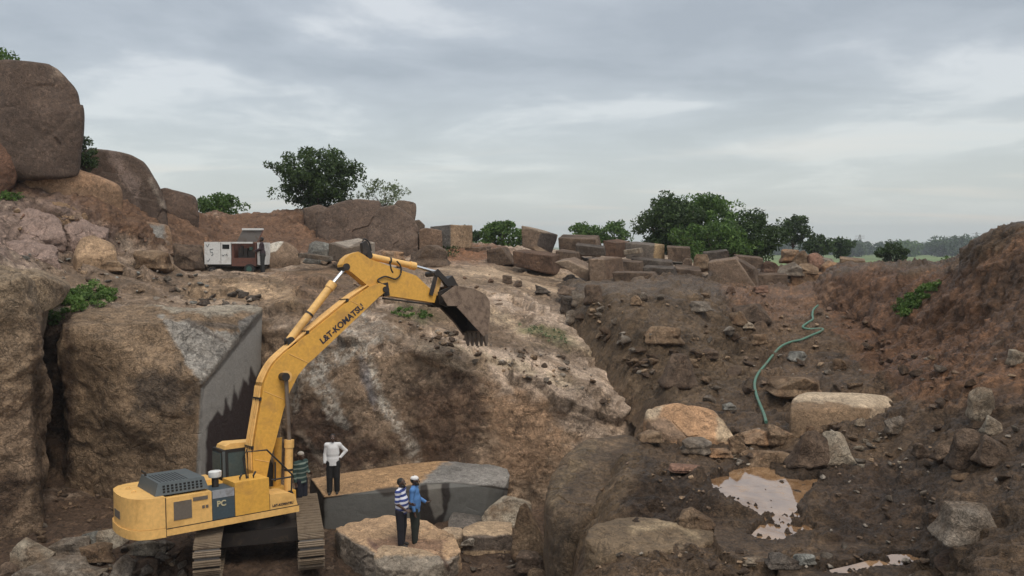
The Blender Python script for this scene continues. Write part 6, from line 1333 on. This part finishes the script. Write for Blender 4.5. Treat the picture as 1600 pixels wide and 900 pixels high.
person('man in dark clothes working at the open end of the compressor', pE, -PI * 0.42, plain('dark_work_shirt', (0.040, 0.026, 0.032), 0.9), (0.026, 0.026, 0.026), (((0.20, -0.10, 1.18), (0.15, -0.34, 1.10), (0, -1, 0)), ((-0.20, -0.08, 1.18), (-0.16, -0.30, 1.05), (0, -1, -0.3))), height=1.7, lean=(0, -0.04))

# rock ledge under the man in green
boulder(460, 796, 500, 822, 'brown', 'small brown rock the man in green stands on behind the track', D=22.2, seed=702, n=30, boxy=0.8, df=1.0)

# ------------------------------------------------------------------ vegetation
def leaf_quads(C_, n_per, rad, size, seed, squash=(1, 1, 0.8), shell=0.5):
    R_ = np.random.RandomState(seed); m = len(C_) * n_per
    c = np.repeat(np.array(C_), n_per, 0); r = np.repeat(np.array(rad), n_per)
    d = R_.normal(size=(m, 3)); d /= np.linalg.norm(d, axis=1)[:, None]
    p = c + d * (r * R_.uniform(shell, 1, m) ** 0.7)[:, None] * np.array(squash)
    a = R_.normal(size=(m, 3)) + np.array([0, 0, 0.2]); a /= np.linalg.norm(a, axis=1)[:, None]
    b = np.cross(a, R_.normal(size=(m, 3))); b /= np.linalg.norm(b, axis=1)[:, None]
    s = size * R_.uniform(0.6, 1.4, m)
    V = np.stack([p - a * s[:, None], p + b * s[:, None] * 0.42, p + a * s[:, None], p - b * s[:, None] * 0.42], 1).reshape(-1, 3)
    return V, np.arange(m * 4).reshape(m, 4)
def tree(name, label, cat, base, width, height, crown_z0, mat, seed, clumps=60, per=60, leaf=0.13, crad=0.5, group=None, depth=None, shape=None, trunk_r=0.12, stems=1):
    base = np.array(base); R_ = random.Random(seed); depth = depth or width
    root = empty(name, tuple(base)); tag(root, label, cat, group)
    cz = (crown_z0 + height) / 2; rz = (height - crown_z0) / 2
    C_ = []; tries = 0
    clumps = int(clumps * 1.35)
    while len(C_) < clumps and tries < 5000:
        tries += 1
        v = [R_.gauss(0, 1) for _ in range(3)]; l = math.sqrt(sum(q * q for q in v)); rr_ = R_.uniform(0.35, 1.0) ** 0.6
        p = [v[0] / l * rr_, v[1] / l * rr_, v[2] / l * rr_]
        if shape and not shape(p): continue
        wob = 1 + 0.22 * math.sin(5.0 * math.atan2(p[2], p[0]) + seed) + 0.12 * math.sin(9 * math.atan2(p[1], p[0]) + seed * 2)
        C_.append((p[0] * width / 2 * wob * 0.9, p[1] * depth / 2 * 0.9, cz + p[2] * rz * 0.92 * (0.9 + 0.1 * wob)))
    rad = [crad * R_.uniform(0.55, 1.25) for _ in C_]
    V, Q = leaf_quads(C_, per, rad, leaf, seed)
    link('crown', np_mesh('crown', V, Q, False), mat, root)
    bm = bmesh.new()
    for s_i in range(stems):
        ox = R_.uniform(-0.25, 0.25) * (stems > 1) * width * 0.5; tp_ = (ox * 1.3 + R_.uniform(-.1, .1) * width, R_.uniform(-.1, .1) * width, crown_z0 + rz * 0.7)
        b_tube(bm, smooth_path([(ox * 0.4, 0, -0.5), (ox * 0.6, 0, crown_z0 * 0.5), tp_], 4), [trunk_r * (1 - 0.6 * k / 8) for k in range(9)], 8)
    for k in R_.sample(range(len(C_)), min(len(C_), 16)):
        s0 = Vector((0, 0, crown_z0 * R_.uniform(0.5, 1.0) + 0.1)); e_ = Vector(C_[k]); md = s0.lerp(e_, 0.5) + Vector((0, 0, 0.12 * height * R_.uniform(-.3, .6)))
        b_tube(bm, smooth_path([s0, md, e_], 3), [trunk_r * 0.45 * (1 - 0.12 * q) for q in range(7)], 6)
    bm_obj('trunk', bm, M['bark'], root, True)
    return root
def ptree(x0, y0, x1, y1, D, name, label, mat, seed, cz=0.25, **k):
    "tree standing D metres off whose crown fills the pixel box; y1 is its foot"
    b = at((x0 + x1) / 2, y1, D); w = (x1 - x0) / F * D; h = (y1 - y0) / F * D
    return tree(name, label, k.pop('cat', 'tree'), b, w, h, h * cz, M[mat], seed, **k)
ptree(424, 228, 566, 336, 52, 'tree', 'largest dark green tree on the red hill crest', 'leafdark', 1, cz=0.05, clumps=130, per=80, leaf=0.11, crad=0.50, trunk_r=0.10)
ptree(556, 280, 642, 330, 53, 'bush', 'pale thin leaved bush behind the crest boulders', 'leafpale', 2, cz=0.1, clumps=34, per=26, leaf=0.09, crad=0.34, trunk_r=0.04, cat='bush', stems=3)
ptree(300, 302, 384, 345, 54, 'bush', 'round green bush on the skyline left of the largest tree', 'leafmid', 3, cz=0.0, clumps=50, per=60, leaf=0.11, crad=0.38, trunk_r=0.07, cat='bush', stems=2)
ptree(-70, 70, 42, 190, 40, 'bush', 'bright green bush on top of the huge boulder at the left edge', 'leafmid', 4, cz=0.0, clumps=70, per=70, leaf=0.10, crad=0.42, trunk_r=0.06, cat='bush', stems=3)
ptree(116, 214, 152, 276, 37.5, 'bush', 'small green bush growing in the gap between the huge boulder and the whaleback rock', 'leafdark', 5, cz=0.0, clumps=30, per=40, leaf=0.07, crad=0.2, trunk_r=0.03, cat='bush', stems=2)
ptree(716, 352, 752, 392, 64, 'tree', 'little dark tree just left of the twin topped green tree', 'leafdark', 6, cz=0.1, clumps=22, per=50, leaf=0.12, crad=0.36, trunk_r=0.06)
ptree(748, 345, 818, 392, 62, 'tree', 'bright green twin topped tree left of the tilted block', 'leafmid', 7, cz=0.05, clumps=46, per=60, leaf=0.13, crad=0.42, trunk_r=0.08, stems=2)
ptree(800, 358, 830, 392, 66, 'bush', 'small dark bush directly behind the tilted block', 'leafdark', 8, cz=0.0, clumps=16, per=50, leaf=0.12, crad=0.36, trunk_r=0.05, cat='bush')
ptree(888, 346, 948, 392, 66, 'tree', 'green tree behind the wide brown block, left one of two', 'leafmid', 9, cz=0.0, clumps=36, per=60, leaf=0.13, crad=0.45, trunk_r=0.08)
ptree(936, 345, 986, 388, 66, 'tree', 'green tree behind the block row, right one of two', 'leafmid', 10, cz=0.0, clumps=30, per=60, leaf=0.13, crad=0.42, trunk_r=0.08)
ptree(996, 300, 1100, 408, 57, 'tree', 'big dark green tree with feathery top behind the blocks, left half of the thicket', 'leafdark', 11, cz=0.0, clumps=100, per=80, leaf=0.13, crad=0.58, trunk_r=0.14, stems=3)
ptree(1040, 296, 1160, 412, 60, 'tree', 'tallest green tree in the thicket behind the peaked block', 'leafmid', 12, cz=0.0, clumps=100, per=80, leaf=0.13, crad=0.62, trunk_r=0.14, stems=3)
ptree(1110, 330, 1222, 416, 55, 'tree', 'dark spreading tree at the right end of the thicket', 'leafdark', 13, cz=0.0, clumps=80, per=80, leaf=0.12, crad=0.58, trunk_r=0.12, stems=3)
ptree(1040, 345, 1190, 418, 53, 'bush', 'green undergrowth in front of the thicket', 'leafmid', 14, cz=0.0, clumps=70, per=80, leaf=0.11, crad=0.50, trunk_r=0.05, cat='bush', stems=4)
ptree(1212, 336, 1266, 396, 78, 'tree', 'slim dark tree standing alone right of the thicket', 'leafdark', 15, cz=0.2, clumps=36, per=60, leaf=0.15, crad=0.5, trunk_r=0.1)
ptree(1250, 368, 1300, 400, 100, 'tree', 'dark green tree at the left end of the far tree line', 'leafdark', 16, cz=0.0, clumps=26, per=60, leaf=0.2, crad=0.7, trunk_r=0.12)
ptree(1296, 374, 1332, 402, 110, 'tree', 'bushy green tree before the field left of the dark bush', 'leafdark', 17, cz=0.0, clumps=20, per=60, leaf=0.22, crad=0.7, trunk_r=0.12)
ptree(1372, 378, 1417, 418, 62, 'bush', 'dark round bush on the plateau in front of the green field', 'leafdark', 18, cz=0.0, clumps=34, per=70, leaf=0.10, crad=0.36, trunk_r=0.06, cat='bush', stems=2)
ptree(1476, 394, 1560, 428, 58, 'bush', 'long low green bush behind the top of the high bank', 'leafmid', 19, cz=0.0, clumps=46, per=70, leaf=0.10, crad=0.36, trunk_r=0.05, cat='bush', stems=3)
ptree(728, 376, 770, 396, 58, 'bush', 'low green scrub on the red crest under the little dark tree', 'leafmid', 20, cz=0.0, clumps=18, per=50, leaf=0.09, crad=0.26, trunk_r=0.03, cat='bush')
# weeds on the banks and ledges
def weeds(poly, n, rad, label, seed, mat='grass', leaf=0.07, per=40, name='bush', cat='bush', lift=0.6):
    R_ = random.Random(seed); xs_ = [p[0] for p in poly]; ys_ = [p[1] for p in poly]; C_ = []; rr_ = []; t = 0
    while len(C_) < n and t < n * 40:
        t += 1; x, y = R_.uniform(min(xs_), max(xs_)), R_.uniform(min(ys_), max(ys_))
        if poly_sd(np.array([x]), np.array([y]), poly)[0] > 0: continue
        q = gP(x, y)
        if q[1] > 100: continue
        r = rad * R_.uniform(0.5, 1.2); C_.append((q[0], q[1], q[2] + r * lift * 0.6)); rr_.append(r)
    C_ = np.array(C_); c0 = C_.mean(0); V, Q = leaf_quads(C_ - c0, per, rr_, leaf, seed, (1, 1, 0.7), 0.2)
    o = link(name, np_mesh(name, V, Q, False), M[mat], None, tuple(c0))
    if cat == 'bush': return tag(o, label, cat)
    o['kind'] = 'stuff'; return o
weeds([(1396, 494), (1404, 470), (1428, 456), (1464, 440), (1468, 448), (1444, 470), (1420, 492)], 46, 0.20, 'bright green plant growing on the slope of the right bank', 21, 'grass', 0.06, 70)
gB = 'grass'
weeds([(54, 505), (58, 480), (100, 458), (150, 444), (182, 456), (180, 476), (120, 486), (80, 510)], 90, 0.20, 'green weeds in the notch between the two wall blocks', 22, 'grass', 0.055, 70, 'weeds', 'weeds')
weeds([(0, 300), (40, 306), (30, 314), (0, 312)], 26, 0.14, 'thin green grass strip on the red hill at the left edge', 23, 'grass', 0.05, 30, 'grass', 'grass')
weeds([(600, 478), (660, 484), (680, 498), (620, 494)], 22, 0.12, 'green weeds under the raised arm', 24, 'grass', 0.05, 30, 'weeds', 'weeds')
weeds([(800, 505), (870, 512), (895, 545), (850, 535)], 26, 0.10, 'sparse yellowish weeds on the rock slope', 25, 'leafpale', 0.04, 14, 'weeds', 'weeds')
weeds([(684, 388), (712, 386), (716, 400), (690, 402)], 12, 0.22, 'weeds at the foot of the two toned block', 26, 'leafdark', 0.06, 30, 'weeds', 'weeds')
# far tree line across the fields and pylons
R_ = np.random.RandomState(55); C_, rr_ = [], []
for k in range(430):
    X_ = R_.uniform(120, 900); Y_ = R_.uniform(650, 740); h_ = R_.uniform(6.5, 11.5) * (1 + 0.45 * (abs(X_ - 395) < 26) + 0.15 * math.sin(X_ * 0.03))
    for q in range(3): C_.append((X_ + R_.normal() * 2.5, Y_ + R_.normal() * 2.5, -7.3 + h_ * (q + 0.4) / 3)); rr_.append(h_ * 0.42)
V, Q = leaf_quads(np.array(C_), 46, rr_, 1.9, 56, (1.3, 1.3, 0.9), 0.4)
link('far_wood', np_mesh('far_wood', V, Q, False), M['leafdark'])['kind'] = 'stuff'
FT = [(1330, 380, 'dark'), (1420, 376, 'mid'), (1470, 374, 'dark'), (1500, 366, 'dark'), (1546, 372, 'mid')]
for k, (px_, top, mm) in enumerate(FT):
    b = at(px_, 400, 560); hh_ = (400 - top) / F * 560
    tree('tree', ['far dark tree at the left of the field edge', 'far green tree in the middle of the field edge', 'far dark tree left of the tall crown on the horizon', 'tallest rounded far crown on the right horizon', 'far tree beside the high bank crest'][k], 'tree', (b[0], b[1], -7.2), 18 if k != 3 else 28, hh_, 0.5, M['leafdark' if mm == 'dark' else 'leafmid'], 60 + k, clumps=22, per=50, leaf=1.1, crad=3.6, trunk_r=0.5)
for k, (px_, top, D_) in enumerate(((1343, 366, 760), (1525, 362, 800))):
    b = at(px_, 392, D_); h_ = (392 - top) / F * D_; r0 = empty('pylon', (b[0], b[1], b[2] - 0.5)); tag(r0, ['thin far pylon above the tree line, left of the two', 'thin far pylon above the tree line, right of the two'][k], 'pylon')
    bm = bmesh.new(); w_ = 2.2
    for sx in (-1, 1):
        for sy in (-1, 1): b_tube(bm, [(sx * w_, sy * w_, 0), (sx * 0.4, sy * 0.4, h_)], 0.16, 4)
    for q in range(6):
        z = h_ * q / 6; z2 = h_ * (q + 1) / 6; a = w_ + (0.25 - w_) * q / 6; c_ = w_ + (0.25 - w_) * (q + 1) / 6
        b_tube(bm, [(-a, -a, z), (c_, -c_, z2)], 0.06, 4); b_tube(bm, [(a, -a, z), (-c_, -c_, z2)], 0.06, 4)
    bm_obj('mast', bm, M['steel'], r0)
    bm = bmesh.new()
    for z in (0.80, 0.92): b_tube(bm, [(-4.6, 0, h_ * z), (4.6, 0, h_ * z)], 0.16, 4)
    bm_obj('crossarm', bm, M['steel'], r0)
# a couple of pale farm buildings far off
for k, (px_, w_) in enumerate(((1476, 11), (1490, 8))):
    b = at(px_, 398, 600); r0 = empty('farm_building', (b[0], b[1], -7.2), (0, 0, 0.2)); tag(r0, ['wider pale farm building before the far tree line', 'narrower pale farm building before the far tree line'][k], 'building')
    bm = bmesh.new(); b_box(bm, (-w_ / 2, 0, 0), (w_ / 2, 5, 2.6)); bm_obj('wall', bm, M['lid'], r0)
    bm = bmesh.new(); b_prism(bm, [(-0.4, 2.61), (5.4, 2.61), (2.5, 3.8)], -w_ / 2 - 0.3, w_ / 2 + 0.3, 'x'); bm_obj('roof', bm, M['lid'], r0)

# ------------------------------------------------------------------ damp air over the plain
HAZE = 0.0004
bm = bmesh.new(); b_box(bm, (-1500, -60, -13.2), (1500, 1700, 40)); hz_o = bm_obj('haze', bm, None); hz_o['kind'] = 'stuff'
m = bpy.data.materials.new('haze'); m.use_nodes = True; nt = m.node_tree; nt.nodes.clear()
pv = nt.nodes.new('ShaderNodeVolumePrincipled'); pv.inputs['Color'].default_value = (0.78, 0.84, 0.90, 1); pv.inputs['Density'].default_value = HAZE; pv.inputs['Anisotropy'].default_value = 0.2
ou = nt.nodes.new('ShaderNodeOutputMaterial'); nt.links.new(pv.outputs[0], ou.inputs['Volume']); hz_o.data.materials.append(m)
